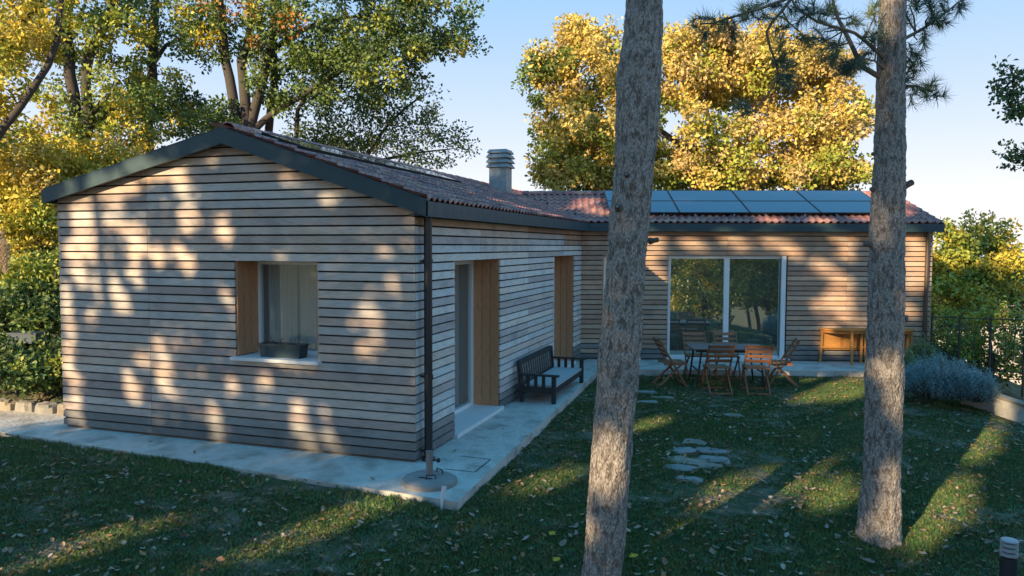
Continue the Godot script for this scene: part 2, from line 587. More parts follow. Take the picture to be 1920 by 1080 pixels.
# cladding of one wall: rows of boards cut at openings, seams and the roof
func clad(wall: Node, kind: String, o: Vector3, u: Vector3, n: Vector3, from: float, to: float, rows: int, holes: Array, seams: Array, left: Callable, right: Callable) -> void:
	var backing := Shape.new()
	for k in rows:
		var y0 := k * BOARD + 0.004
		var y1 := (k + 1) * BOARD - 0.018
		var cuts := [[from, to]]
		for h in holes:
			if k >= h[2] and k < h[3]:
				var next := []
				for c in cuts:
					if h[0] > c[0]: next.append([c[0], minf(h[0], c[1])])
					if h[1] < c[1]: next.append([maxf(h[1], c[0]), c[1]])
				cuts = next
		for c in cuts:
			# membrane and wall core behind the boards
			var lb := maxf(c[0], left.call(y0))
			var rb := minf(c[1], right.call(y0))
			var lt := maxf(c[0], left.call(y1))
			var rt := minf(c[1], right.call(y1))
			if rb - lb < 0.05 : continue
			var cl := maxf(lt, lb)
			var cr := minf(minf(rt, rb), to - 0.032 if n.z > 0.9 and absf(n.x) < 0.1 else 1000.0)
			if cr > cl:
				backing.slab(o + u * cl + Vector3(0, k * BOARD, 0) - n * 0.004, u * (cr - cl), Vector3(0, BOARD, 0), -n * 0.33)
			var ends := [c[0]]
			for sm in seams:
				if sm > c[0] + 0.2 and sm < c[1] - 0.2: ends.append(sm + rf(-0.002, 0.002))
			ends.append(c[1])
			for e in ends.size() - 1:
				var gap := 0.0025
				var a: float = ends[e] + (gap if e > 0 else 0.0)
				var b: float = ends[e + 1] - (gap if e < ends.size() - 2 else 0.0)
				var a0 := maxf(a, left.call(y0))
				var b0 := minf(b, right.call(y0))
				var a1 := maxf(a, left.call(y1))
				var b1 := minf(b, right.call(y1))
				if b0 - a0 < 0.05: continue
				if b1 < a1:
					b1 = (a1 + b1) * 0.5
					a1 = b1
				var mat: Material = M["%s_%d" % [kind, rng.randi() % 8]]
				if kind == "side" and (k > 24 or (k > 22 and a > 6.0)): mat = M["wing_%d" % (rng.randi() % 8)]
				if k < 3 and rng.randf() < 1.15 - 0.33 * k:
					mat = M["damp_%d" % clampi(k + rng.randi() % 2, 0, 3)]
				put("board", board_mesh(o, u, n, a0, b0, b1, a1, y0, y1, 0.026), wall, mat)
	put("core", backing.mesh(M.membrane), wall)

func none_left(_y: float) -> float: return -1000.0
func none_right(_y: float) -> float: return 1000.0
func gable_left(y: float) -> float: return RIDGE_X - (roof_main(RIDGE_X) - 0.10 - y) / 0.2345
func gable_right(y: float) -> float: return RIDGE_X + (roof_main(RIDGE_X) - 0.10 - y) / PITCH

# a framed opening: o = lower corner at the wall's face, u along, n outward, w x h, depth of the reveal
func opening(house: Node, called: String, o: Vector3, u: Vector3, n: Vector3, w: float, h: float, deepness: float, parts: int, glass: Material, planks: Array, fw := 0.06) -> Node3D:
	var d := group_part(called, house)
	var back := o - n * deepness
	var f := Shape.new()
	f.slab(back, u * fw, Vector3(0, h, 0), -n * 0.07)
	f.slab(back + u * (w - fw), u * fw, Vector3(0, h, 0), -n * 0.07)
	f.slab(back + u * fw, u * (w - 2 * fw), Vector3(0, fw, 0), -n * 0.07)
	f.slab(back + u * fw + Vector3(0, h - fw, 0), u * (w - 2 * fw), Vector3(0, fw, 0), -n * 0.07)
	put("frame", f.mesh(M.white_frame), d)
	var pw := (w - 2 * fw) / parts
	for k in parts:
		var a := back + u * (fw + pw * k) - n * 0.03 + Vector3(0, fw, 0)
		if k > 0:
			var ml := Shape.new()
			ml.slab(a - u * 0.055 + n * 0.035, u * 0.11, Vector3(0, h - 2 * fw, 0), -n * 0.06)
			put("mullion", ml.mesh(M.white_frame), d)
		var g := Shape.new()
		g.quad(a, a + u * pw, a + u * pw + Vector3(0, h - 2 * fw, 0), a + Vector3(0, h - 2 * fw, 0), n)
		put("pane", g.mesh(glass), d)
	# jambs lined with upright planks
	for side in planks:
		var at_u := 0.0 if side < 0 else w
		var count := 3
		for k in count:
			var s := Shape.new()
			var pd := (deepness - 0.002) / count
			var q: Vector3 = o + u * at_u - n * (pd * (k + 1) - 0.003) + u * (-side * (0.0 + rf(0, 0.003)))
			s.slab(q + Vector3(0, 0.012, 0), u * (-side * 0.022), Vector3(0, h - 0.014, 0), n * (pd - 0.006))
			put("reveal_plank", s.mesh(M["reveal_%d" % (k % 3)]), d)
	var lint := Shape.new()
	lint.slab(o + Vector3(0, h - 0.002, 0) - n * 0.02, u * w, Vector3(0, 0.02, 0), -n * (deepness - 0.025))
	put("lintel", lint.mesh(M["reveal_0"]), d)
	return d

func folds(o: Vector3, u: Vector3, n: Vector3, w: float, h: float, waves: float, depth: float, sd: float) -> Shape:
	var s := Shape.new()
	var cols := int(waves * 8)
	for i in cols + 1:
		var x := w * i / cols
		var ph := waves * TAU * i / cols
		for j in 2:
			var off := depth * (sin(ph) + 0.4 * sin(ph * 0.43 + sd))
			var slope := depth * waves * TAU / w * cos(ph)
			s.vert(o + u * x + n * off + Vector3(0, h * j, 0), (n - u * slope).normalized(), Vector2(x, h * j))
	for i in cols:
		var a := i * 2
		s.idx.append_array([a, a + 1, a + 3, a, a + 3, a + 2])
	return s

func tile_shape() -> Shape:
	# a clay tile 0.30 x 0.36 with two rolls, lower edge lifted over the row below
	var s := Shape.new()
	var seg := 12
	for i in seg + 1:
		var x := -0.152 + 0.304 * i / seg
		var w := TAU / 0.15
		var y := 0.021 * cos(w * x) + 0.005 * cos(2.0 * w * x)
		var sl := -0.021 * sin(w * x) * w - 0.010 * sin(2.0 * w * x) * w
		var nn := Vector3(-sl, 1, 0.07).normalized()
		s.vert(Vector3(x, y + 0.012, -0.36), nn)
		s.vert(Vector3(x, y + 0.042, 0.0), nn)
		s.vert(Vector3(x, y + 0.042, 0.0), Vector3(0, 0, 1))
		s.vert(Vector3(x, y + 0.020, -0.004), Vector3(0, 0, 1))
	for i in seg:
		var a := i * 4
		s.idx.append_array([a, a + 4, a + 5, a, a + 5, a + 1])
		s.idx.append_array([a + 2, a + 6, a + 7, a + 2, a + 7, a + 3])
	return s

func make_house() -> void:
	var house := base("house")
	tag(house, "single storey timber clad house with red tiled roof, solar panels and dark fascia", "house")
	# --- walls
	var gw := group_part("gable_wall", house)
	gw.set_meta("label", "gable wall of greyed horizontal boards with a single window")
	clad(gw, "gable", Vector3.ZERO, Vector3.RIGHT, Vector3.BACK, -GABLE, 0.027, 36, [[-2.36, -1.21, 10, 21]], [-3.66], gable_left, gable_right)
	var sw := group_part("side_wall", house)
	clad(sw, "side", Vector3.ZERO, Vector3.FORWARD, Vector3.RIGHT, 0.0, FLANK - 0.03, 27, [[1.12, 2.85, 0, 21], [5.89, 7.46, 0, 21]], [2.05, 4.25, 6.6], none_left, none_right)
	var ww := group_part("wing_wall", house)
	ww.set_meta("label", "front wall of the wing in warm brown horizontal boards")
	clad(ww, "wing", inner, along, -deep, 0.0, WING, 27, [[0.47, 1.25, 0, 21], [1.86, 4.36, 0, 21]], [3.1, 5.6], none_left, none_right)
	# walls on the sides away from the garden
	var rear := Shape.new()
	rear.box(Vector3(-GABLE, 0, -12.6), Vector3(-GABLE + 0.3, 2.95, -0.34))
	rear.box(Vector3(-GABLE + 0.3, 0, -12.6), Vector3(0.2, 2.8, -12.3))
	rear.slab(wing(WING - 0.3, 0, 0.34), along * 0.3, Vector3(0, 2.75, 0), deep * 3.6)
	rear.slab(wing(0.6, 0, 3.94), along * (WING - 0.6), Vector3(0, 2.6, 0), deep * 0.3)
	rear.slab(wing(WING - 0.29, 2.75, 0.36), along * 0.28, Vector3(0, 0.5, 0) + deep * 1.4, deep * 2.2)
	put("rear_wall", rear.mesh(M.gable_5), house)
	# a wall inside that closes off the front room, and the floor
	var inside := Shape.new()
	inside.box(Vector3(-GABLE + 0.31, 0.001, -3.4), Vector3(-0.41, 3.1, -3.3))
	inside.box(Vector3(-GABLE + 0.31, 0.001, -8.0), Vector3(-0.41, 3.1, -7.9))
	put("inner_wall", inside.mesh(M.plaster), house)
	var floor_s := Shape.new()
	floor_s.box(Vector3(-GABLE + 0.02, -0.028, -12.4), Vector3(-0.02, 0.0, -0.02))
	floor_s.slab(wing(-1.0, -0.026, 0.03), along * (WING + 0.8), Vector3(0, 0.024, 0), deep * 4.0)
	put("floor", floor_s.mesh(M.room), house)
	# --- window of the gable
	var win := opening(house, "window", Vector3(-2.36, 10 * BOARD, 0), Vector3.RIGHT, Vector3.BACK, 1.15, 11 * BOARD, 0.39, 1, M.glass, [-1, 1], 0.05)
	var sill := Shape.new()
	sill.box(Vector3(-2.395, 1.012, -0.385), Vector3(-1.175, 1.052, 0.085))
	put("sill", sill.mesh(M.sill_white), win)
	put("curtain", folds(Vector3(-2.3, 1.06, -0.56), Vector3.RIGHT, Vector3.BACK, 0.42, 1.1, 7, 0.02, 1.0).mesh(M.curtain), win)
	put("curtain", folds(Vector3(-1.86, 1.06, -0.58), Vector3.RIGHT, Vector3.BACK, 0.62, 1.1, 6, 0.012, 2.3).mesh(M.curtain), win)
	# --- doors of the flank
	for dz in [[1.12, 1.73], [5.89, 1.57]]:
		var d := opening(house, "door", Vector3(0, 0.0, -dz[0]), Vector3.FORWARD, Vector3.RIGHT, dz[1], 21 * BOARD, 0.39, 1, M.glass, [-1, 1], 0.075)
		var th := Shape.new()
		th.box(Vector3(-0.385, -0.026, -dz[0] - dz[1] - 0.03), Vector3(0.075, 0.028, -dz[0] + 0.03))
		put("threshold", th.mesh(M.sill_white), d)
		put("curtain", folds(Vector3(-0.62, 0.03, -dz[0] - 0.02), Vector3.FORWARD, Vector3.RIGHT, dz[1] - 0.04, 2.15, 13, 0.022, 0.4).mesh(M.blind), d)
	# --- narrow window and sliding door of the wing
	var nd := opening(house, "door", wing(0.47, 0.0, 0), along, -deep, 0.78, 21 * BOARD, 0.12, 1, M.coated_glass, [-1, 1], 0.07)
	nd.set_meta("label", "narrow glazed door of the wing half hidden by the pine trunk")
	var sd := opening(house, "sliding_door", wing(1.86, 0.0, 0), along, -deep, 2.5, 21 * BOARD - 0.005, 0.06, 2, M.coated_glass, [], 0.065)
	sd.set_meta("label", "wide sliding glass door mirroring trees in white frames")
	var post := Shape.new()
	post.slab(wing(4.24, 0.0, -0.012), along * 0.09, Vector3(0, 21 * BOARD - 0.01, 0), deep * 0.045)
	put("jamb", post.mesh(M.white_frame), sd)
	for q in [[0.43, 0.86], [1.8, 2.62]]:
		var t2 := Shape.new()
		t2.slab(wing(q[0], -0.026, -0.10), along * q[1], Vector3(0, 0.05, 0), deep * 0.14)
		put("threshold", t2.mesh(M.sill_white), nd if q[0] < 1.0 else sd)
	# --- roof
	make_roof(house)
	# --- downpipes
	var pipe := group_part("downpipe", house)
	var px := Shape.new()
	px.tube([Vector3(0.115, 2.74, -0.13), Vector3(0.115, 2.0, -0.13), Vector3(0.115, 1.0, -0.13), Vector3(0.115, -0.03, -0.13)], [0.047, 0.047, 0.047, 0.047], 20)
	put("tube", px.mesh(M.pipe), pipe)
	for y in [0.05, 0.9, 2.2]:
		var br := Shape.new()
		br.tube([Vector3(0.115, y, -0.13), Vector3(0.115, y + 0.045, -0.13)], [0.056, 0.056], 20)
		br.box(Vector3(0.02, y + 0.012, -0.145), Vector3(0.1, y + 0.034, -0.115))
		put("bracket", br.mesh(M.pipe), pipe)
	var foot := Shape.new()
	foot.lathe(Vector3(0.115, -0.03, -0.13), [Vector2(0.05, 0.05), Vector2(0.075, 0.03), Vector2(0.08, 0.0)], 20)
	put("shoe", foot.mesh(M.pipe), pipe)
	var pipe2 := group_part("downpipe", house)
	var pp := wing(7.2, 0, -0.09)
	var p2 := Shape.new()
	p2.tube([pp + Vector3(0, 2.74, 0), pp + Vector3(0, 1.3, 0), pp + Vector3(0, -0.03, 0)], [0.042, 0.042, 0.042], 16)
	put("tube", p2.mesh(M.copper_pipe), pipe2)
	# --- chimney
	var ch := group_part("chimney", house)
	var cc := Vector3(-1.93, 0, -8.45)
	var cs := Shape.new()
	cs.box(cc + Vector3(-0.2, 3.2, -0.2), cc + Vector3(0.2, 4.3, 0.2))
	put("shaft", cs.mesh(M.zinc), ch)
	for k in 4:
		var y := 4.16 + 0.105 * k
		var w := 0.255 if k < 3 else 0.235
		var r := Shape.new()
		var lo := cc + Vector3(-w, y, -w)
		for f in [[Vector3(-w, y, -w), Vector3(w, y, -w), Vector3(0, 0, -1)], [Vector3(-w, y, w), Vector3(w, y, w), Vector3(0, 0, 1)], [Vector3(-w, y, -w), Vector3(-w, y, w), Vector3(-1, 0, 0)], [Vector3(w, y, -w), Vector3(w, y, w), Vector3(1, 0, 0)]]:
			var a: Vector3 = f[0]
			var b: Vector3 = f[1]
			var o: Vector3 = f[2]
			var mid := (a + b) * 0.5
			var e := Vector3(0, 0.06, 0)
			var ia := a + e - (a - Vector3(0, y, 0)) * 0.16
			var ib := b + e - (b - Vector3(0, y, 0)) * 0.16
			r.quad(cc + a, cc + b, cc + ib, cc + ia, o + Vector3(0, 0.5, 0))
			r.quad(cc + a, cc + b, cc + b - Vector3(0, 0.025, 0), cc + a - Vector3(0, 0.025, 0), o)
		if k == 3:
			var q := w * 0.84
			r.quad(cc + Vector3(-q, y + 0.06, -q), cc + Vector3(q, y + 0.06, -q), cc + Vector3(q, y + 0.06, q), cc + Vector3(-q, y + 0.06, q), Vector3.UP)
		else:
			r.box(cc + Vector3(-0.17, y + 0.02, -0.17), cc + Vector3(0.17, y + 0.1, 0.17))
		put("cowl_ring", r.mesh(M.zinc), ch)

func make_roof(house: Node3D) -> void:
	var roof := group_part("roof", house)
	var deck := Shape.new()
	var front := 0.16
	var back := -12.8
	# slabs that carry the tiles: [corner, along the eave, up the slope]
	var vz := -7.944
	var rm := roof_main(RIDGE_X)
	var dn := Vector3(0, -0.06, 0)
	deck.slab(Vector3(0.19, roof_main(0.19) - 0.02, front - 0.03), Vector3(0, 0, back - front), Vector3(RIDGE_X - 0.19, roof_main(RIDGE_X) - roof_main(0.19), 0), dn)
	deck.slab(Vector3(-5.2, roof_left(-5.2) - 0.02, front - 0.03), Vector3(0, 0, back - front), Vector3(RIDGE_X + 5.2, rm - roof_left(-5.2), 0), dn)
	deck.slab(wing(-1.3, roof_wing(-0.19) - 0.022, -0.19), along * (WING + 1.36), deep * 2.19 + Vector3(0, roof_wing(2.0) - roof_wing(-0.19), 0), dn)
	deck.slab(wing(-1.6, roof_wing(2.0) - 0.022, 2.0), along * (WING + 1.66), deep * 2.3 + Vector3(0, -0.75, 0), dn)
	put("deck", deck.mesh(M.tile_3), roof)
	# soffits
	var sof := Shape.new()
	sof.box(Vector3(0.0, 2.722, -7.9), Vector3(0.19, 2.742, 0.12))
	sof.slab(wing(-0.2, 2.723, -0.19), along * (WING + 0.3), Vector3(0, 0.02, 0), deep * 0.2)
	put("soffit", sof.mesh(M.fascia), roof)
	# fascia: eaves and verges
	var fs := Shape.new()
	fs.box(Vector3(0.19, 2.71, vz - 0.0), Vector3(0.23, 2.875, front + 0.001))
	put("fascia", fs.mesh(M.fascia), roof)
	var fw := Shape.new()
	fw.slab(wing(-0.01, 2.71, -0.23), along * (WING + 0.13), Vector3(0, 0.165, 0), deep * 0.04)
	put("fascia", fw.mesh(M.fascia), roof)
	for f in [[0.23, RIDGE_X, roof_main(0.23), rm], [-5.2, RIDGE_X, roof_left(-5.2), rm]]:
		var v := Shape.new()
		v.slab(Vector3(f[0], f[2] - 0.165, front - 0.04), Vector3(f[1] - f[0], f[3] - f[2], 0), Vector3(0, 0.175, 0), Vector3(0, 0, 0.042))
		# metal cap folded over the verge
		v.slab(Vector3(f[0], f[2] + 0.011, front - 0.10), Vector3(f[1] - f[0], f[3] - f[2], 0), Vector3(0, 0.012, 0), Vector3(0, 0, 0.105))
		put("fascia", v.mesh(M.fascia), roof)
	var le := Shape.new()
	le.box(Vector3(-5.24, roof_left(-5.2) - 0.165, back), Vector3(-5.2, roof_left(-5.2) + 0.01, front))
	put("fascia", le.mesh(M.fascia), roof)
	var wv := Shape.new()
	wv.slab(wing(WING + 0.08, 2.71, -0.22), along * 0.04, Vector3(0, 0.185, 0), deep * 2.22 + Vector3(0, roof_wing(2.0) - roof_wing(-0.22), 0))
	wv.slab(wing(WING + 0.08, roof_wing(2.0) - 0.16, 2.0), along * 0.04, Vector3(0, 0.185, 0), deep * 2.2 + Vector3(0, -0.75, 0))
	put("fascia", wv.mesh(M.fascia), roof)
	# --- tiles
	var shape := tile_shape()
	var tm := shape.mesh()
	var places := []
	for pl in 2:
		var o: Vector3
		var e: Vector3
		var up: Vector3
		var cols: int
		var rows: int
		if pl == 0:
			o = Vector3(0.20, roof_main(0.20), front - 0.20)
			e = Vector3.FORWARD
			up = Vector3(-1, PITCH, 0).normalized()
			cols = 43
			rows = 10
		else:
			o = wing(WING - 0.08, roof_wing(-0.20), -0.20)
			e = -along
			up = (deep + Vector3(0, PITCH, 0)).normalized()
			cols = 32
			rows = 8
		var nn := up.cross(e)
		if nn.y < 0.0: nn = -nn
		for j in rows:
			for i in cols:
				var p := o + e * (0.30 * i) + up * (0.290 * j)
				var c := p + up * 0.18
				var s := (c - inner).dot(deep)
				var hm := roof_main(c.x)
				var hw := roof_wing(s)
				if pl == 0 and c.z < -6.5 and hw > hm and s < 2.0: continue
				if pl == 0 and s > 2.0 and c.x > -1.9: continue
				if pl == 1 and hm > hw and c.x > RIDGE_X: continue
				if pl == 1 and c.x < -2.3: continue
				var b := Basis(up.cross(nn), nn, -up)
				b = b * Basis(Vector3.UP, rf(-0.012, 0.012)) * Basis(Vector3.RIGHT, rf(-0.008, 0.008))
				var size := 1.0 / eye.distance_squared_to(c)
				var t := (c - inner).dot(along)
				if pl == 1 and t > 0.9 and t < 6.4 and s > 0.25 and s < 1.7: size *= 0.01
				if pl == 0 and c.x < -1.75 and c.z > -5.2: size *= 0.01
				places.append([size, Transform3D(b, p + nn * rf(0.0, 0.004)), rng.randi() % 6])
	places.sort_custom(func(a, b): return a[0] > b[0])
	var rest := Shape.new()
	for k in places.size():
		if k < 300:
			var o := put("tile", tm, roof, M["tile_%d" % places[k][2]])
			o.transform = places[k][1]
		else:
			rest.add(shape, places[k][1])
	tag(put("tiles", rest.mesh(M.tile_0), roof), "", "", "", "stuff")
	# ridge tiles: half barrels overlapping
	var rt := Shape.new()
	for i in 9:
		var a := PI * i / 8.0
		for j in 2:
			var r := 0.10 if j == 0 else 0.118
			var nn := Vector3(cos(a), sin(a), 0)
			rt.vert(Vector3(cos(a) * r, sin(a) * r * 0.8, -0.40 if j == 0 else 0.0), nn)
		rt.vert(Vector3(cos(a) * 0.118, sin(a) * 0.118 * 0.8, 0), Vector3(0, 0, 1))
		rt.vert(Vector3(cos(a) * 0.1, sin(a) * 0.1 * 0.8, -0.002), Vector3(0, 0, 1))
	for i in 8:
		var a := i * 4
		rt.idx.append_array([a, a + 5, a + 4, a, a + 1, a + 5, a + 2, a + 7, a + 6, a + 2, a + 3, a + 7])
	var rmesh := rt.mesh()
	for k in 32:
		var o := put("ridge_tile", rmesh, roof, M["tile_%d" % (rng.randi() % 6)])
		o.transform = Transform3D(Basis(Vector3.UP, rf(-0.02, 0.02)), Vector3(RIDGE_X, rm + 0.005 + rf(0, 0.006), front - 0.1 - 0.37 * k))
	for k in 24:
		var p := wing(WING + 0.02 - 0.37 * k, roof_wing(2.0) + 0.0 + rf(0, 0.006), 2.0)
		if p.x < -1.8: continue
		var o := put("ridge_tile", rmesh, roof, M["tile_%d" % (rng.randi() % 6)])
		o.transform = Transform3D(Basis(deep, Vector3.UP, along) * Basis(Vector3.UP, rf(-0.02, 0.02)), p)
	# --- solar panels: two rows of four on the wing, one row along the ridge of the long roof
	var upw := (deep + Vector3(0, PITCH + 0.022, 0)).normalized()
	var nw := (Vector3.UP - upw * upw.y).normalized()
	for r in 2:
		for c in 4:
			solar(house, wing(0.63 + 1.49 * c, roof_wing(0.2), 0.2) + upw * (0.885 * r) + nw * 0.115, along * 1.475, upw * 0.87, nw)
	var upm := Vector3(-1, PITCH, 0).normalized()
	var nm := Vector3(PITCH, 1, 0).normalized()
	for c in 3:
		solar(house, Vector3(-1.62, roof_main(-1.62), -0.35 - 1.66 * c) + nm * 0.09, Vector3(0, 0, -1.64), upm * 0.66, nm)

func solar(house: Node3D, o: Vector3, x: Vector3, y: Vector3, n: Vector3) -> void:
	var p := group_part("solar_panel", house)
	var f := Shape.new()
	var u := x.normalized()
	var v := y.normalized()
	var b := 0.014
	f.slab(o, x, v * b, -n * 0.035)
	f.slab(o + y - v * b, x, v * b, -n * 0.035)
	f.slab(o + v * b, u * b, y - v * 2 * b, -n * 0.035)
	f.slab(o + x - u * b + v * b, u * b, y - v * 2 * b, -n * 0.035)
	put("frame", f.mesh(M.solar_frame), p)
	var g := Shape.new()
	g.slab(o + u * b + v * b - n * 0.004, x - u * 2 * b, y - v * 2 * b, -n * 0.02)
	put("cell_glass", g.mesh(M.solar_cells), p)
	for k in [0.22, 0.78]:
		var c := Shape.new()
		c.slab(o + x * k - u * 0.02 - v * 0.03 - n * 0.05, u * 0.04, v * 0.03, -n * 0.06)
		c.slab(o + x * k - u * 0.02 - n * 0.036, u * 0.04, y, -n * 0.035)
		put("rail", c.mesh(M.aluminium), p)

# ---------------------------------------------------------------- things on the concrete
func folding_chair() -> Node3D:
	var c := Node3D.new()
	var w := 0.215
	var bk := Shape.new()
	for sx in [-1.0, 1.0]:
		var a := Shape.new()
		a.bar(Vector3(sx * w, 0.0, 0.26), Vector3(sx * w, 0.87, -0.27), Vector3.RIGHT, 0.022, 0.036)
		put("back_leg", a.mesh(M["acacia_0"]), c)
		var b := Shape.new()
		b.bar(Vector3(sx * (w - 0.028), 0.44, 0.17), Vector3(sx * (w - 0.028), 0.0, -0.29), Vector3.RIGHT, 0.022, 0.036)
		put("leg", b.mesh(M["acacia_1"]), c)
		var r := Shape.new()
		r.bar(Vector3(sx * (w - 0.028), 0.425, 0.23), Vector3(sx * (w - 0.028), 0.425, -0.17), Vector3.RIGHT, 0.02, 0.03)
		put("seat_rail", r.mesh(M["acacia_1"]), c)
	for k in 6:
		var s := Shape.new()
		var z := 0.215 - 0.072 * k
		s.box(Vector3(-w + 0.014, 0.442, z - 0.03), Vector3(w - 0.014, 0.458, z + 0.03))
		put("seat_slat", s.mesh(M["acacia_%d" % (k % 3)]), c)
	for k in 4:
		var y := 0.54 + 0.088 * k
		var z := 0.26 - 0.53 * y / 0.87
		var s := Shape.new()
		s.slab(Vector3(-w + 0.012, y, z - 0.008), Vector3(2 * w - 0.024, 0, 0), Vector3(0, 0.052, -0.032), Vector3(0, 0.006, 0.012))
		put("back_slat", s.mesh(M["acacia_%d" % ((k + 1) % 3)]), c)
	for f in [[0.24, 0.035], [-0.265, 0.03]]:
		var s := Shape.new()
		s.box(Vector3(-w + 0.02, f[1] - 0.012, f[0] - 0.016), Vector3(w - 0.02, f[1] + 0.012, f[0] + 0.016))
		put("stretcher", s.mesh(M["acacia_1"]), c)
	return c

func half_table() -> Node3D:
	# half-round table with its flat side (z = 0) to the wall, front towards +z
	var t := Node3D.new()
	var R := 0.49
	var disc := func(r0: float, y0: float, y1: float, sx: float) -> Shape:
		var s := Shape.new()
		var n := 20
		for k in n:
			var a := PI * k / n
			var b := PI * (k + 1) / n
			var p := Vector3(cos(a) * r0 * sx, 0, sin(a) * r0 * 0.92)
			var q := Vector3(cos(b) * r0 * sx, 0, sin(b) * r0 * 0.92)
			var u0 := Vector3(0, y0, 0)
			var u1 := Vector3(0, y1, 0)
			s.quad(u1, p + u1, q + u1, u1 + q * 0.001, Vector3.UP, [Vector2(0, 0), Vector2(p.x, p.z), Vector2(q.x, q.z), Vector2(0, 0.01)])
			s.quad(u0, p + u0, q + u0, u0 + q * 0.001, Vector3.DOWN)
			s.quad(p + u0, q + u0, q + u1, p + u1, p + q)
		s.quad(Vector3(-r0 * sx, y0, 0), Vector3(r0 * sx, y0, 0), Vector3(r0 * sx, y1, 0), Vector3(-r0 * sx, y1, 0), Vector3.FORWARD)
		return s
	put("table_top", (disc.call(R, 0.70, 0.722, 1.0) as Shape).mesh(M.honey), t)
	var ap := Shape.new()
	for k in 20:
		var a := PI * k / 20
		var b := PI * (k + 1) / 20
		for r in [0.455, 0.437]:
			var p := Vector3(cos(a) * r, 0.635, sin(a) * r * 0.9)
			var q := Vector3(cos(b) * r, 0.635, sin(b) * r * 0.9)
			ap.quad(p, q, q + Vector3(0, 0.062, 0), p + Vector3(0, 0.062, 0), (p + q) * (1.0 if r > 0.45 else -1.0) * Vector3(1, 0, 1))
		var p2 := Vector3(cos(a) * 0.455, 0.635, sin(a) * 0.41)
		var q2 := Vector3(cos(b) * 0.455, 0.635, sin(b) * 0.41)
		ap.quad(p2, q2, q2 * Vector3(0.96, 1, 0.96), p2 * Vector3(0.96, 1, 0.96), Vector3.DOWN)
	put("apron_rail", ap.mesh(M.honey_dark), t)
	for f in [[Vector3(0.44, 0.70, 0.05), Vector3(0.47, 0, 0.05)], [Vector3(-0.44, 0.70, 0.05), Vector3(-0.47, 0, 0.05)], [Vector3(0.02, 0.70, 0.42), Vector3(0.02, 0, 0.46)], [Vector3(0.36, 0.70, 0.1), Vector3(0.34, 0, 0.12)]]:
		var s := Shape.new()
		s.bar(f[0], f[1], Vector3.RIGHT, 0.045, 0.04)
		put("leg", s.mesh(M.honey), t)
	var lf := Shape.new()
	lf.box(Vector3(-0.40, 0.26, 0.012), Vector3(0.40, 0.69, 0.03))
	put("drop_leaf", lf.mesh(M.honey), t)
	for x in [-0.05, 0.2]:
		var s := Shape.new()
		s.box(Vector3(x, 0.3, 0.031), Vector3(x + 0.04, 0.66, 0.05))
		put("batten", s.mesh(M.honey_dark), t)
	var st := Shape.new()
	st.box(Vector3(-0.45, 0.30, 0.055), Vector3(0.45, 0.335, 0.08))
	put("stretcher", st.mesh(M.honey), t)
	return t

func place(proto: Node3D, n: String, p: Vector3, turn: float, label: String, category: String, group: String) -> Node3D:
	var o := proto.duplicate() as Node3D
	o.name = numbered(n)
	add_child(o)
	o.position = p
	o.rotation.y = turn
	tag(o, label, category, group)
	return o

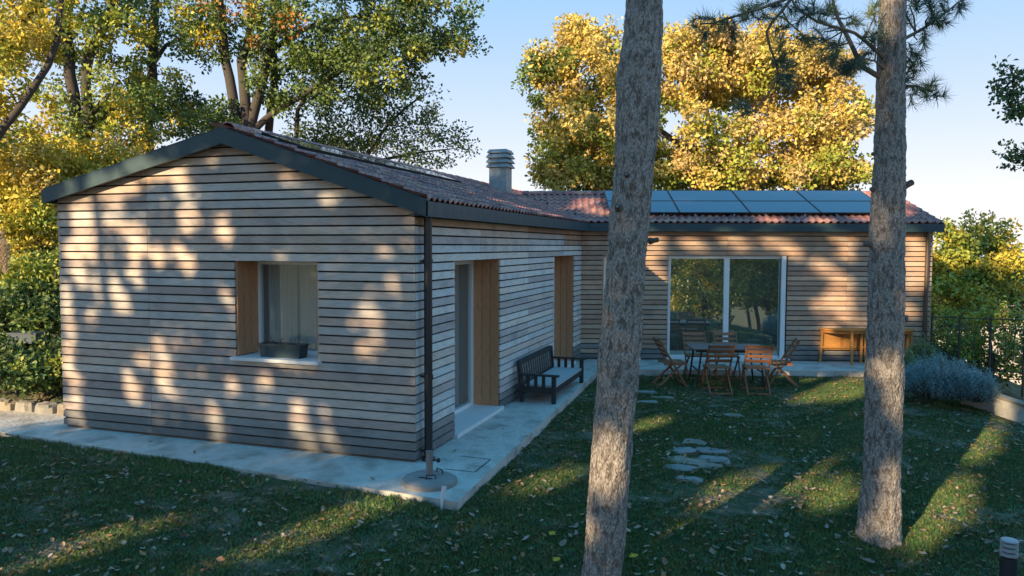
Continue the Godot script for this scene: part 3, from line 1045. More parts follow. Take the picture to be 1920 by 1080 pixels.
func make_patio_things() -> void:
	# parasol stand on the corner of the apron
	var st := base("parasol_stand", Vector3(0.47, -0.03, 0.62))
	tag(st, "round grey concrete parasol stand with steel tube on the corner of the pavement", "parasol stand")
	var dsk := Shape.new()
	dsk.lathe(Vector3.ZERO, [Vector2(0.0, 0.085), Vector2(0.16, 0.082), Vector2(0.245, 0.066), Vector2(0.278, 0.05), Vector2(0.284, 0.03), Vector2(0.278, 0.0), Vector2(0.0, 0.0)], 40)
	put("disc", dsk.mesh(M.concrete_dark), st)
	var tb := Shape.new()
	tb.tube([Vector3(0, 0.07, 0), Vector3(0, 0.33, 0)], [0.036, 0.036], 20)
	tb.tube([Vector3(0, 0.325, 0), Vector3(0, 0.333, 0)], [0.041, 0.041], 20)
	put("tube", tb.mesh(M.steel), st)
	var hd := Shape.new()
	for a in [0.5, 2.6]:
		var d := Vector3(sin(a), 0, -cos(a))
		var sd := Vector3(cos(a), 0, sin(a))
		hd.tube([d * 0.13 - sd * 0.05 + Vector3(0, 0.07, 0), d * 0.13 - sd * 0.045 + Vector3(0, 0.12, 0), d * 0.13 + sd * 0.045 + Vector3(0, 0.12, 0), d * 0.13 + sd * 0.05 + Vector3(0, 0.07, 0)], [0.007, 0.007, 0.007, 0.007], 8)
	put("handle", hd.mesh(M.black_plastic), st)
	var slot := Shape.new()
	slot.box(Vector3(-0.07, 0.0825, 0.095), Vector3(0.07, 0.089, 0.115))
	put("slot", slot.mesh(M.black_plastic), st)
	var kn := Shape.new()
	kn.tube([Vector3(0.02, 0.24, -0.01), Vector3(0.075, 0.24, -0.02)], [0.008, 0.008], 8)
	kn.tube([Vector3(0.07, 0.24, -0.02), Vector3(0.078, 0.24, -0.021), Vector3(0.1, 0.24, -0.023), Vector3(0.108, 0.24, -0.024)], [0.012, 0.022, 0.022, 0.012], 12)
	put("knob", kn.mesh(M.black_plastic), st)
	# white stake leaning against its rim
	var sk := Shape.new()
	var s0 := Vector3(0.79, -0.15, 1.06)
	sk.tube([s0, s0 + Vector3(0.0, 0.13, -0.03), s0 + Vector3(0.005, 0.14, -0.032), s0 + Vector3(0.012, 0.24, -0.055)], [0.012, 0.018, 0.024, 0.024], 14)
	tag(put("stake", sk.mesh(M.white_plastic)), "short white plastic pipe stuck in the grass beside the parasol stand", "pipe")
	# bench along the flank
	var b := base("bench", Vector3(0.1, -0.03, -3.5))
	tag(b, "low dark slatted garden bench with pale seat cushion against the side wall", "bench")
	var L := 1.88
	var D := 0.60
	for z in [0.0, -L]:
		var ft := Shape.new()
		ft.box(Vector3(D - 0.06, 0, z - 0.035), Vector3(D, 0.42, z + 0.035))
		put("leg", ft.mesh(M.bench_dark), b)
		var rl := Shape.new()
		rl.bar(Vector3(0.06, 0, z), Vector3(0.0, 0.64, z), Vector3(0, 0, 1), 0.07, 0.05)
		put("back_leg", rl.mesh(M.bench_dark), b)
		var ar := Shape.new()
		ar.box(Vector3(-0.0, 0.42, z - 0.045), Vector3(D + 0.05, 0.445, z + 0.045))
		put("armrest", ar.mesh(M.bench_dark), b)
		var ra := Shape.new()
		ra.box(Vector3(0.03, 0.16, z - 0.02), Vector3(D - 0.06, 0.235, z + 0.02))
		put("side_rail", ra.mesh(M.bench_dark), b)
		for k in 3:
			var x := 0.13 + 0.125 * k
			var s := Shape.new()
			s.box(Vector3(x, 0.235, z - 0.012), Vector3(x + 0.05, 0.42, z + 0.012))
			put("side_slat", s.mesh(M.bench_dark), b)
	var fr := Shape.new()
	fr.box(Vector3(D - 0.05, 0.15, -L + 0.036), Vector3(D - 0.015, 0.235, -0.036))
	put("front_rail", fr.mesh(M.bench_dark), b)
	var tr := Shape.new()
	tr.box(Vector3(-0.02, 0.57, -L + 0.036), Vector3(0.025, 0.65, -0.036))
	put("top_rail", tr.mesh(M.bench_dark), b)
	var lr := Shape.new()
	lr.box(Vector3(0.03, 0.24, -L + 0.036), Vector3(0.06, 0.29, -0.036))
	put("lower_rail", lr.mesh(M.bench_dark), b)
	for k in 14:
		var z := -0.13 - (L - 0.26) * k / 13.0
		var s := Shape.new()
		s.bar(Vector3(0.045, 0.28, z), Vector3(0.005, 0.585, z), Vector3(0, 0, 1), 0.055, 0.014)
		put("back_slat", s.mesh(M.bench_grey), b)
	for k in 5:
		var x := 0.09 + 0.095 * k
		var s := Shape.new()
		s.box(Vector3(x, 0.222, -L + 0.036), Vector3(x + 0.075, 0.238, -0.036))
		put("seat_slat", s.mesh(M.bench_dark), b)
	var cu := Shape.new()
	cu.box(Vector3(0.085, 0.2385, -L + 0.05), Vector3(D - 0.02, 0.268, -0.05))
	put("seat_cushion", cu.mesh(M.cushion), b)
	# flower box on the sill of the gable window
	var fb := base("flower_box", Vector3(-1.785, 1.052, -0.12))
	tag(fb, "dark teal plastic flower box with withered stems on the window sill", "flower box")
	var bs := Shape.new()
	var hw := 0.29
	for side in 4:
		var r := Basis(Vector3.UP, PI * 0.5 * side)
		var lx := hw if side % 2 == 0 else 0.085
		var lz := 0.085 if side % 2 == 0 else hw
		bs.quad(r * Vector3(-lx * 0.93, 0, lz * 0.93), r * Vector3(lx * 0.93, 0, lz * 0.93), r * Vector3(lx, 0.145, lz), r * Vector3(-lx, 0.145, lz), r * Vector3(0, 0, 1))
		bs.slab(r * Vector3(-lx - 0.008, 0.145, lz - 0.008), r * Vector3(2 * lx + 0.016, 0, 0), Vector3(0, 0.02, 0), r * Vector3(0, 0, 0.017))
	put("trough", bs.mesh(M.planter), fb)
	var so := Shape.new()
	so.quad(Vector3(-hw, 0.135, -0.085), Vector3(hw, 0.135, -0.085), Vector3(hw, 0.135, 0.085), Vector3(-hw, 0.135, 0.085), Vector3.UP)
	put("soil", so.mesh(M.soil), fb)
	for k in 9:
		var s := Shape.new()
		var p := Vector3(rf(-0.26, 0.26), 0.13, rf(-0.05, 0.05))
		if k < 4: p.x = rf(-0.26, -0.12)
		var q := p + Vector3(rf(-0.05, 0.08), rf(0.05, 0.11), rf(-0.03, 0.03))
		s.tube([p, q, q + Vector3(rf(-0.08, 0.09), rf(-0.03, 0.02), rf(-0.03, 0.03))], [0.005, 0.004, 0.002], 5)
		put("stem", s.mesh(M.dead_stem), fb)
	# half-round tables against the wing
	var ht := half_table()
	place(ht, "half_round_table", wing(5.52, -0.03, -0.06), PI + atan2(deep.x, deep.z), "honey coloured half-round wooden table against the wall, fully visible one", "table", "half-round tables against the wing")
	place(ht, "half_round_table", wing(6.47, -0.03, -0.06), PI + atan2(deep.x, deep.z), "honey coloured half-round wooden table mostly hidden behind the pine trunk", "table", "half-round tables against the wing")
	ht.free()
	# dining set on the lawn before the sliding door
	var turn := 0.2792
	var tc := Vector3(3.08, -0.15, -6.72)
	var t := base("dining_table", tc, turn)
	tag(t, "dark rectangular garden table on slim black legs before the sliding door", "table")
	var top := Shape.new()
	top.box(Vector3(-0.68, 0.69, -0.40), Vector3(0.68, 0.712, 0.40))
	put("table_top", top.mesh(M.table_top), t)
	var rim := Shape.new()
	rim.box(Vector3(-0.62, 0.645, -0.35), Vector3(0.62, 0.689, -0.325))
	rim.box(Vector3(-0.62, 0.645, 0.325), Vector3(0.62, 0.689, 0.35))
	put("rail", rim.mesh(M.black_plastic), t)
	for sx in [-1.0, 1.0]:
		for sz in [-1.0, 1.0]:
			var s := Shape.new()
			s.bar(Vector3(sx * 0.52, 0.69, sz * 0.33), Vector3(sx * 0.60, 0.0, sz * 0.36), Vector3.RIGHT, 0.03, 0.03)
			put("leg", s.mesh(M.black_plastic), t)
		var b2 := Shape.new()
		b2.bar(Vector3(sx * 0.56, 0.30, -0.35), Vector3(sx * 0.56, 0.30, 0.35), Vector3.RIGHT, 0.022, 0.022)
		put("brace", b2.mesh(M.black_plastic), t)
	var ch := folding_chair()
	var bt := Basis(Vector3.UP, turn)
	for q in [[-0.33, 0.74, PI + 0.04, "slatted folding chair with its back to the lawn, before the table's middle"], [0.34, 0.74, PI - 0.06, "slatted folding chair with its back to the lawn, next to the end chair"], [-0.40, -0.68, 0.03, "slatted folding chair behind the table, further from the stools"], [0.18, -0.68, -0.05, "slatted folding chair behind the table, before the door's middle post"], [-1.05, 0.18, PI * 0.5 + 0.12, "slatted folding chair at the table's end nearest the long side wall"], [0.98, 0.10, -PI * 0.5 - 0.2, "slatted folding chair at the table's end nearest the half-round tables"]]:
		place(ch, "folding_chair", tc + bt * Vector3(q[0], 0, q[1]) , turn + q[2], q[3], "chair", "folding chairs round the garden table")
	ch.free()

# ---------------------------------------------------------------- things on the lawn
func rock(seedn: int, r: Vector3, rough := 0.16) -> Shape:
	var s := Shape.new()
	var f := FastNoiseLite.new()
	f.seed = seedn
	f.frequency = 0.9
	var nu := 14
	var nv := 8
	var pts := []
	for j in nv + 1:
		for i in nu + 1:
			var a := TAU * (i % nu) / nu
			var b := PI * j / nv
			var d := Vector3(cos(a) * sin(b), cos(b), sin(a) * sin(b))
			var e := Vector3(signf(d.x) * pow(absf(d.x), 0.55), signf(d.y) * pow(absf(d.y), 0.55), signf(d.z) * pow(absf(d.z), 0.55))
			pts.append(e * r * (1.0 + rough * f.get_noise_3dv(d * 1.6) * 2.0))
	for j in nv:
		for i in nu:
			var a := j * (nu + 1) + i
			s.quad(pts[a], pts[a + 1], pts[a + nu + 2], pts[a + nu + 1], pts[a] + pts[a + nu + 2])
	return s

func on_ground(x: float, z: float, dy := 0.0) -> Vector3:
	return Vector3(x, ground_y(x, z) + dy, z)

func make_lawn_things() -> void:
	# flat stones of a path across the lawn
	var path := Node3D.new()
	path.name = "stone_path"
	add_child(path)
	tag(path, "", "", "", "structure")
	var spots := [[2.86, -1.40, 0.24, 0.15], [2.82, -1.12, 0.2, 0.11], [3.14, -1.62, 0.2, 0.12], [3.12, -1.32, 0.16, 0.10], [3.12, -1.95, 0.2, 0.11], [2.80, -1.85, 0.16, 0.15], [2.88, -2.3, 0.16, 0.13], [2.95, -0.72, 0.16, 0.07], [1.75, -5.4, 0.22, 0.09], [2.15, -5.0, 0.2, 0.07], [1.5, -5.0, 0.18, 0.07], [1.95, -4.6, 0.17, 0.07], [3.3, -4.1, 0.15, 0.07]]
	for k in spots.size():
		var q: Array = spots[k]
		var o := put("stone", rock(100 + k, Vector3(q[2], 0.045, q[3]), 0.2).mesh(M.stone if k % 3 else M.stone_warm), path)
		o.position = on_ground(q[0], q[1], -0.008)
		o.rotation.y = rf(-0.3, 0.3)
	# edging of rough stones at the foot of the bank
	var ed := base("stone_edging", on_ground(-7.0, -0.6))
	tag(ed, "row of rough grey stones edging the planted bank beside the house", "stone edging")
	var x := -5.36
	var k := 0
	while x > -9.6:
		var w := rf(0.13, 0.24)
		var o := put("stone", rock(200 + k, Vector3(w, rf(0.12, 0.17), rf(0.12, 0.16)), 0.15).mesh(M.stone_warm if k % 3 == 1 else M.stone), ed)
		o.position = Vector3(x - w, ground_y(x - w, -0.3) + 0.12, -0.62 - 0.05 * (x + 5.3) + rf(-0.03, 0.03)) - ed.position
		o.rotation.y = rf(-0.2, 0.2)
		x -= 2 * w + 0.012
		k += 1
	# low wall beyond the lavender
	var wa := Vector3(6.75, -0.5, -6.1)
	var wb := Vector3(8.5, -0.8, -3.4)
	var rw := base("garden_wall", wa)
	tag(rw, "low pale concrete garden wall behind the grey shrub at the picture's edge", "wall")
	var wl := Shape.new()
	wl.slab(Vector3.ZERO, wb - wa, Vector3(0, 0.66, 0), Vector3(0.16, 0, 0.10))
	put("wall_body", wl.mesh(M.concrete), rw)
	var cpn := Shape.new()
	cpn.slab(Vector3(-0.02, 0.661, -0.01), wb - wa, Vector3(0, 0.04, 0), Vector3(0.2, 0, 0.125))
	put("coping", cpn.mesh(M.stone_warm), rw)
	# a pale house far down the slope, glimpsed through the shrubs
	var hp := at(1905, 640, 48.0) - Vector3(0, 3.2, 0)
	var ph := base("pale_house", hp, 0.5)
	tag(ph, "pale plastered house glimpsed through the shrubs down the slope", "house")
	var hs := Shape.new()
	hs.box(Vector3(-3.4, -3.0, -3.0), Vector3(5.5, 5.2, 3.0))
	put("wall", hs.mesh(M.pale_plaster), ph)
	var hr := Shape.new()
	hr.slab(Vector3(-3.8, 5.2, 3.4), Vector3(9.7, 0, 0), Vector3(0, 1.3, -3.4), Vector3(0, 0.15, 0))
	hr.slab(Vector3(-3.8, 5.2, -3.4), Vector3(9.7, 0, 0), Vector3(0, 1.3, 3.4), Vector3(0, 0.15, 0))
	put("roof", hr.mesh(M.tile_0), ph)
	for c in 4:
		for f in 2:
			var w := group_part("window", ph)
			var fx := Shape.new()
			fx.box(Vector3(-2.4 + 2.0 * c, 0.4 + 2.6 * f, 2.98), Vector3(-1.4 + 2.0 * c, 1.8 + 2.6 * f, 3.04))
			put("frame", fx.mesh(M.white_frame), w)
			var gx := Shape.new()
			gx.box(Vector3(-2.3 + 2.0 * c, 0.5 + 2.6 * f, 3.03), Vector3(-1.5 + 2.0 * c, 1.7 + 2.6 * f, 3.06))
			put("pane", gx.mesh(M.solar_cells), w)
	# bollard lamp
	var bp := on_ground(5.40, 1.28)
	var bl := base("bollard_light", bp)
	tag(bl, "dark cylindrical bollard light with pale louvres at the lawn's lower corner", "bollard light")
	var bb := Shape.new()
	bb.lathe(Vector3.ZERO, [Vector2(0.056, 0.29), Vector2(0.056, -0.05)], 24)
	bb.lathe(Vector3.ZERO, [Vector2(0.0, 0.291), Vector2(0.056, 0.29)], 24)
	put("post", bb.mesh(M.bollard), bl)
	var core := Shape.new()
	core.lathe(Vector3.ZERO, [Vector2(0.036, 0.405), Vector2(0.036, 0.285)], 20)
	put("core", core.mesh(M.black_plastic), bl)
	for j in 3:
		var y := 0.305 + 0.036 * j
		var r := Shape.new()
		r.lathe(Vector3.ZERO, [Vector2(0.037, y + 0.024), Vector2(0.058, y + 0.02), Vector2(0.058, y), Vector2(0.037, y + 0.004)], 24)
		put("louvre", r.mesh(M.bollard_ring), bl)
	var cp := Shape.new()
	cp.lathe(Vector3.ZERO, [Vector2(0.0, 0.424), Vector2(0.053, 0.422), Vector2(0.058, 0.415), Vector2(0.058, 0.41), Vector2(0.036, 0.405)], 24)
	put("cap", cp.mesh(M.bollard_ring), bl)
	var ws := put("stone", rock(400, Vector3(0.07, 0.03, 0.05), 0.2).mesh(M.white_plastic))
	ws.position = on_ground(5.22, 1.22, 0.02)
	tag(ws, "small white stone in the grass beside the bollard light", "stone")
	# small spike lamp before the lavender
	var sp := base("garden_lamp", on_ground(5.92, -6.2))
	tag(sp, "tiny white garden spike lamp standing behind the pine's foot", "lamp")
	var s1 := Shape.new()
	s1.lathe(Vector3.ZERO, [Vector2(0.0, 0.165), Vector2(0.034, 0.16), Vector2(0.034, 0.10), Vector2(0.012, 0.095), Vector2(0.010, -0.04)], 16)
	put("head", s1.mesh(M.white_plastic), sp)
	# grey box in the bushes of the bank
	var gb := Shape.new()
	gb.box(Vector3(-0.24, 0, -0.14), Vector3(0.24, 0.15, 0.14))
	gb.box(Vector3(-0.25, 0.15, -0.15), Vector3(0.25, 0.17, 0.15))
	var go := put("planter_box", gb.mesh(M.grey_box))
	go.position = at(52, 642, 12.2)
	go.rotation.y = 0.25
	tag(go, "grey oblong box standing among the bushes of the bank", "planter")
	# wire fence on the slope
	var fc := base("iron_fence", Vector3(9.0, -0.6, -10.0))
	tag(fc, "dark iron fence with scrolls and slim posts before the shrubs", "fence")
	var f0 := at(1744, 690, 15.4)
	var f1 := at(1990, 722, 12.4)
	for j in 5:
		var p := f0.lerp(f1, j / 4.0) - fc.position
		var s := Shape.new()
		s.tube([p - Vector3(0, 0.3, 0), p + Vector3(0, 1.12, 0)], [0.02, 0.02], 8)
		put("post", s.mesh(M.wire), fc)
	for y in [0.12, 1.06]:
		var s := Shape.new()
		s.tube([f0 - fc.position + Vector3(0, y, 0), f1 - fc.position + Vector3(0, y, 0)], [0.011, 0.011], 6)
		put("rail", s.mesh(M.wire), fc)
	var fd := (f1 - f0).normalized()
	for j in 17:
		var c := f0.lerp(f1, (j + 0.5) / 17.0) - fc.position
		var s := Shape.new()
		var pts := []
		var rad := []
		for m in 26:
			var a := m * 0.42
			var r := 0.10 - 0.0032 * m
			pts.append(c + Vector3(0, 0.86, 0) + fd * (cos(a) * r) * (1.0 if j % 2 else -1.0) + Vector3(0, sin(a) * r, 0))
			rad.append(0.006)
		s.tube(pts, rad, 5)
		s.tube([c + Vector3(0, 0.12, 0), c + Vector3(0, 0.76, 0)], [0.006, 0.006], 5)
		put("scroll", s.mesh(M.wire), fc)
	# shrubs
	spiky("lavender_bush", "broad grey-blue lavender bush at the edge of the lawn", [[at(1765, 742, 12.0), 0.58, 0.62, 1300], [at(1822, 750, 11.6), 0.36, 0.48, 600], [at(1724, 736, 12.4), 0.36, 0.46, 500]], [Vector3(0.22, 0.32, 0.34), Vector3(0.30, 0.40, 0.42), Vector3(0.15, 0.23, 0.22)], 0.13, 0.009)
	spiky("rosemary_bush", "upright green rosemary bush before the end of the wing", [[at(1724, 700, 13.6), 0.26, 0.62, 420], [at(1704, 712, 13.2), 0.28, 0.42, 260], [at(1742, 702, 13.4), 0.22, 0.5, 220]], [Vector3(0.20, 0.26, 0.10), Vector3(0.34, 0.36, 0.13), Vector3(0.11, 0.17, 0.07)], 0.18, 0.010)
	# dead plume grass peeping in at the edge
	var pg := base("pampas_grass", at(-12, 640, 10.6))
	tag(pg, "beige feathery pampas plume at the picture's edge beside the bank", "plant")
	for j in 2:
		var tip := at(2 + 8 * j, 440 + 18 * j, 10.6) - pg.position
		var s := Shape.new()
		s.tube([Vector3.ZERO, tip * 0.5 + Vector3(-0.05, 0, 0), tip], [0.012, 0.010, 0.006], 6)
		put("stem", s.mesh(M.dead_stem), pg)
		var pl := Shape.new()
		for h in 700:
			var t := rng.randf()
			var p := tip + Vector3(-0.02, -0.42 * t, 0)
			var d := (rv() * 0.8 + Vector3(0.1, 0.9, 0)).normalized() * rf(0.07, 0.13)
			var sd := d.cross(rv()).normalized() * 0.003
			var i := pl.v.size()
			var nn := sd.cross(d).normalized()
			p += rv() * 0.035 * sin(PI * (0.1 + 0.9 * t))
			pl.vert(p - sd, nn)
			pl.vert(p + d, nn)
			pl.vert(p + sd, nn)
			pl.tri(i, i + 1, i + 2)
		put("plume", pl.mesh(M.plume), pg)
	make_fallen_leaves()

func spiky(n: String, label: String, clumps: Array, palette: Array, length: float, width: float) -> void:
	var root := base(n, clumps[0][0])
	tag(root, label, "shrub")
	var s := Shape.new()
	var st := Shape.new()
	for c in clumps:
		var o: Vector3 = c[0] - root.position
		for k in c[3]:
			var a := rf(0, TAU)
			var r := sqrt(rng.randf())
			var hgt: float = c[2] * sqrt(maxf(0.05, 1.0 - r * r * 0.8)) * rf(0.3, 0.95) * (1.0 + 0.55 * noise.get_noise_2d(cos(a) * r * 2.2 + o.x * 3.0, sin(a) * r * 2.2))
			var p := o + Vector3(cos(a) * r * c[1], hgt, sin(a) * r * c[1])
			var root_p := o + Vector3(cos(a) * r * c[1] * 0.5, 0, sin(a) * r * c[1] * 0.5)
			if k % 5 == 0: st.tube([root_p, root_p.lerp(p, 0.6), p], [0.006, 0.005, 0.003], 4, false)
			var col: Vector3 = palette[rng.randi() % palette.size()] * rf(0.75, 1.25)
			for j in 9:
				var q := p + Vector3(0, -0.10 + 0.022 * j, 0) * (length / 0.16)
				var d := (Vector3(cos(j * 2.4), 0.75, sin(j * 2.4)) + rv() * 0.4).normalized() * length * rf(0.35, 0.6)
				blade_leaf(s, q, d, width, Color(col.x, col.y, col.z))
	put("stems", st.mesh(M.dead_stem), root)
	put("foliage", s.mesh(M.leaf), root)

func blade_leaf(s: Shape, p: Vector3, d: Vector3, width: float, col: Color) -> void:
	var sd := d.cross(Vector3(0.2, 1, 0.1) if absf(d.normalized().y) < 0.9 else Vector3.RIGHT).normalized() * width * 0.5
	var nn := sd.cross(d).normalized()
	s.tint = col
	var i := s.v.size()
	s.vert(p, nn); s.vert(p + d * 0.5 + sd, nn); s.vert(p + d, nn); s.vert(p + d * 0.5 - sd, nn)
	s.idx.append_array([i, i + 2, i + 1, i, i + 3, i + 2])

# a lobed oak leaf lying on the ground, curled
func oak_leaf(size: float, curl: float) -> Shape:
	var s := Shape.new()
	var prof := [0.03, 0.10, 0.22, 0.15, 0.30, 0.20, 0.34, 0.20, 0.24, 0.08, 0.0]
	var n := prof.size()
	for k in n:
		var t := float(k) / (n - 1) - 0.5
		var w: float = prof[k]
		for sx in [-1.0, 0.0, 1.0]:
			var y: float = curl * (w * w * sx * sx * 1.6 + t * t * 0.5) + 0.02 * sin(t * 11.0 + sx)
			s.vert(Vector3(sx * w, y, t) * size, Vector3(-sx * curl * w * 2.0, 1, -t * curl).normalized())
	for k in n - 1:
		for j in 2:
			var a := k * 3 + j
			s.idx.append_array([a, a + 1, a + 4, a, a + 4, a + 3])
	return s

func make_fallen_leaves() -> void:
	var kinds := []
	for k in 5:
		kinds.append(oak_leaf(1.0, rf(0.3, 1.6)))
	var cols := [Vector3(0.30, 0.19, 0.11), Vector3(0.36, 0.26, 0.17), Vector3(0.26, 0.13, 0.07), Vector3(0.33, 0.28, 0.22), Vector3(0.22, 0.15, 0.10), Vector3(0.34, 0.17, 0.07)]
	var made := []
	for k in cols.size():
		var c: Vector3 = cols[k]
		made.append(flat("fallen_%d" % k, lin(c.x, c.y, c.z), 0.8))
	var yellow := flat("fallen_yellow", lin(0.62, 0.36, 0.02), 0.7)
	var meshes := []
	for s in kinds: meshes.append((s as Shape).mesh())
	# single leaves near enough to be told apart
	for k in 64:
		var p := Vector3.ZERO
		for tries in 40:
			var d := pow(rng.randf(), 0.8)
			var px := rf(0, 1920)
			var py := rf(880, 1079)
			var r := look * Vector3((px - 960.0) / 1400.0, -(py - 540.0) / 1400.0, -1.0)
			p = eye + r * ((-0.13 - eye.y) / r.y)
			if not Geometry2D.is_point_in_polygon(Vector2(p.x, p.z), apron): break
		var o := put("fallen_leaf", meshes[rng.randi() % 5], null, made[rng.randi() % made.size()])
		o.position = on_ground(p.x, p.z, 0.045)
		o.basis = Basis(Vector3.UP, rf(0, TAU)) * Basis(Vector3.RIGHT, rf(-0.4, 0.4)) * Basis(Vector3.BACK, rf(-0.4, 0.4)) * Basis.from_scale(Vector3.ONE * rf(0.06, 0.10))
		tag(o, "dry brown oak leaf lying on the front lawn", "leaf", "dry brown leaves on the front lawn")
	for q in [[1035, 1005, "bright yellow fallen leaf on the lawn beside the near pine, farther of two"], [1043, 1056, "bright yellow fallen leaf on the lawn beside the near pine, lower of two"], [1188, 1051, "bright yellow fallen leaf on the far side of the near pine"]]:
		var r := look * Vector3((q[0] - 960.0) / 1400.0, -(q[1] - 540.0) / 1400.0, -1.0)
		var p := eye + r * ((-0.11 - eye.y) / r.y)
		var o := put("fallen_leaf", meshes[2], null, yellow)
		o.position = on_ground(p.x, p.z, 0.055)
		o.basis = Basis(Vector3.UP, rf(0, TAU)) * Basis.from_scale(Vector3.ONE * 0.10)
		tag(o, q[2], "leaf")
	# the many small ones farther off, and on the concrete
	var rest := Shape.new()
	for k in 9000:
		var p := Vector3(rf(-8, 9), 0, rf(-8.5, 5.0))
		var onp := Geometry2D.is_point_in_polygon(Vector2(p.x, p.z), apron)
		if onp and rng.randf() > 0.045: continue
		if onp and p.x < -0.1 and p.z < 0.15 and p.x > -5.2: continue
		if p.x < 0.2 and p.z < 0.1 and p.x > -5.4: continue
		if (p - inner).dot(deep) > -0.05 and p.x > 0: continue
		var c: Vector3 = cols[rng.randi() % cols.size()] * rf(0.7, 1.3)
		rest.tint = Color(c.x, c.y, c.z)
		var y := -0.02 if onp else ground_y(p.x, p.z) + 0.035
		var b := Basis(Vector3.UP, rf(0, TAU)) * Basis(Vector3.RIGHT, rf(-0.5, 0.5)) * Basis.from_scale(Vector3.ONE * rf(0.025, 0.075))
		rest.add(kinds[rng.randi() % 5], Transform3D(b, Vector3(p.x, y, p.z)))
	tag(put("fallen_leaves", rest.mesh(M.dry_leaf)), "scattered dry brown leaves all over the lawn", "leaves", "", "stuff")

# ---------------------------------------------------------------- trees
func pick(palette: Array) -> Vector3:
	# palette: [weight, colour] ...
	var total := 0.0
	for p in palette: total += p[0]
	var r := rng.randf() * total
	for p in palette:
		r -= p[0]
		if r <= 0.0: return p[1]
	return palette[0][1]

func leaf_at(s: Shape, p: Vector3, d: Vector3, nn: Vector3, l: float, w: float, col: Color) -> void:
	var sd := d.cross(nn).normalized()
	s.tint = col
	var i := s.v.size()
	var lift := nn * (w * 0.22)
	s.vert(p, nn)
	s.vert(p + d * (l * 0.55) + sd * w * 0.5 + lift, (nn - sd * 0.4).normalized())
	s.vert(p + d * l, nn)
	s.vert(p + d * (l * 0.5) - sd * w * 0.5 + lift, (nn + sd * 0.4).normalized())
	s.idx.append_array([i, i + 2, i + 1, i, i + 3, i + 2])

func cluster(s: Shape, c: Vector3, r: float, count: int, l: float, col: Vector3, gated := false, foot := Vector3.ZERO) -> void:
	for k in count:
		var o := rv() * r * pow(rng.randf(), 0.45)
		o.y *= 0.8
		var p := c + o
		if gated and in_gap(p + foot): continue
		var d := (o.normalized() * 0.6 + rv() * 0.8 + Vector3(0, -0.15, 0)).normalized()
		var nn := (rv() + Vector3(0, 0.2, 0) - sun_way * 0.55)
		nn = (nn - d * nn.dot(d)).normalized()
		var j := rf(0.7, 1.3)
		var t := rf(-0.12, 0.12)
		var ll := l * rf(0.7, 1.25)
		leaf_at(s, p, d, nn, ll, ll * rf(0.5, 0.72), Color(col.x * j * (1.0 + t), col.y * j, col.z * j * (1.0 - t)))

func wood_tube(s: Shape, path: Array, r0: float, r1: float, sides := 8) -> void:
	var radii := []
	for k in path.size():
		radii.append(lerpf(r0, r1, float(k) / (path.size() - 1)))
	s.tube(path, radii, sides, true, 1.0)

func smooth_path(pts: Array, step := 0.5) -> Array:
	var c := Curve3D.new()
	for k in pts.size():
		var t := Vector3.ZERO
		if k > 0 and k < pts.size() - 1: t = (pts[k + 1] - pts[k - 1]) / 6.0
		c.add_point(pts[k], -t, t)
	var out := []
	var n := maxi(2, int(c.get_baked_length() / step))
	for k in n + 1:
		out.append(c.sample_baked(c.get_baked_length() * k / n))
	return out

# limbs: [points, r0, r1]; blobs: [centre, radii, clusters, palette]
func tree(called: String, label: String, category: String, group: String, limbs: Array, blobs: Array, l: float, per: int, cr: float, shell := 0.35, gated := false) -> Node3D:
	var foot: Vector3 = limbs[0][0][0]
	var root := base(called, foot)
	tag(root, label, category, group)
	var trunk := Shape.new()
	var nodes := PackedVector3Array()
	for lb in limbs:
		var local := []
		for p in lb[0]: local.append(p - foot)
		var path := smooth_path(local)
		for k in range(1, path.size() - 1):
			path[k] += rv() * lb[1] * 0.18
		wood_tube(trunk, path, lb[1], lb[2], 9)
		for k in path.size():
			if k > path.size() * 0.3 or lb != limbs[0]: nodes.append(path[k])
	put("trunk", trunk.mesh(M.oak_bark), root)
	var spots := []
	for b in blobs:
		for k in b[2]:
			var d := rv() * pow(rng.randf(), shell) * (rf(1.0, 1.4) if k % 4 == 0 else 1.0)
			spots.append([b[0] - foot + d * b[1], pick(b[3])])
	var order := []
	for q in spots:
		var best := 1e9
		for n in nodes: best = minf(best, n.distance_squared_to(q[0]))
		order.append([best, q[0], q[1]])
	order.sort_custom(func(a, b): return a[0] < b[0])
	var tw := Shape.new()
	var s := Shape.new()
	for q in order:
		var p: Vector3 = q[1]
		var best := 1e9
		var from := Vector3.ZERO
		for n in nodes:
			var dd := n.distance_squared_to(p) + (maxf(0.0, n.y - p.y) * 0.7)
			if dd < best:
				best = dd
				from = n
		var far := from.distance_to(p)
		if far > 0.05:
			var mid := from.lerp(p, 0.55) + rv() * far * 0.13 + Vector3(0, far * 0.06, 0)
			var r := clampf(0.010 + far * 0.012, 0.010, 0.05)
			tw.tube([from, mid, p], [r, r * 0.65, 0.006], 4 if far < 2.0 else 6, false)
			nodes.append(mid)
			nodes.append(p)
			if far > 1.6: nodes.append(from.lerp(mid, 0.5))
		var size := 1.0 if gated else rf(0.5, 1.3)
		cluster(s, p, cr * size, int(per * (0.4 + 0.6 * size * size) * rf(0.7, 1.3)), l, q[2], gated, foot)
	tag(put("branches", tw.mesh(M.twig), root), "", "", "", "stuff")
	put("crown", s.mesh(M.leaf), root)
	return root

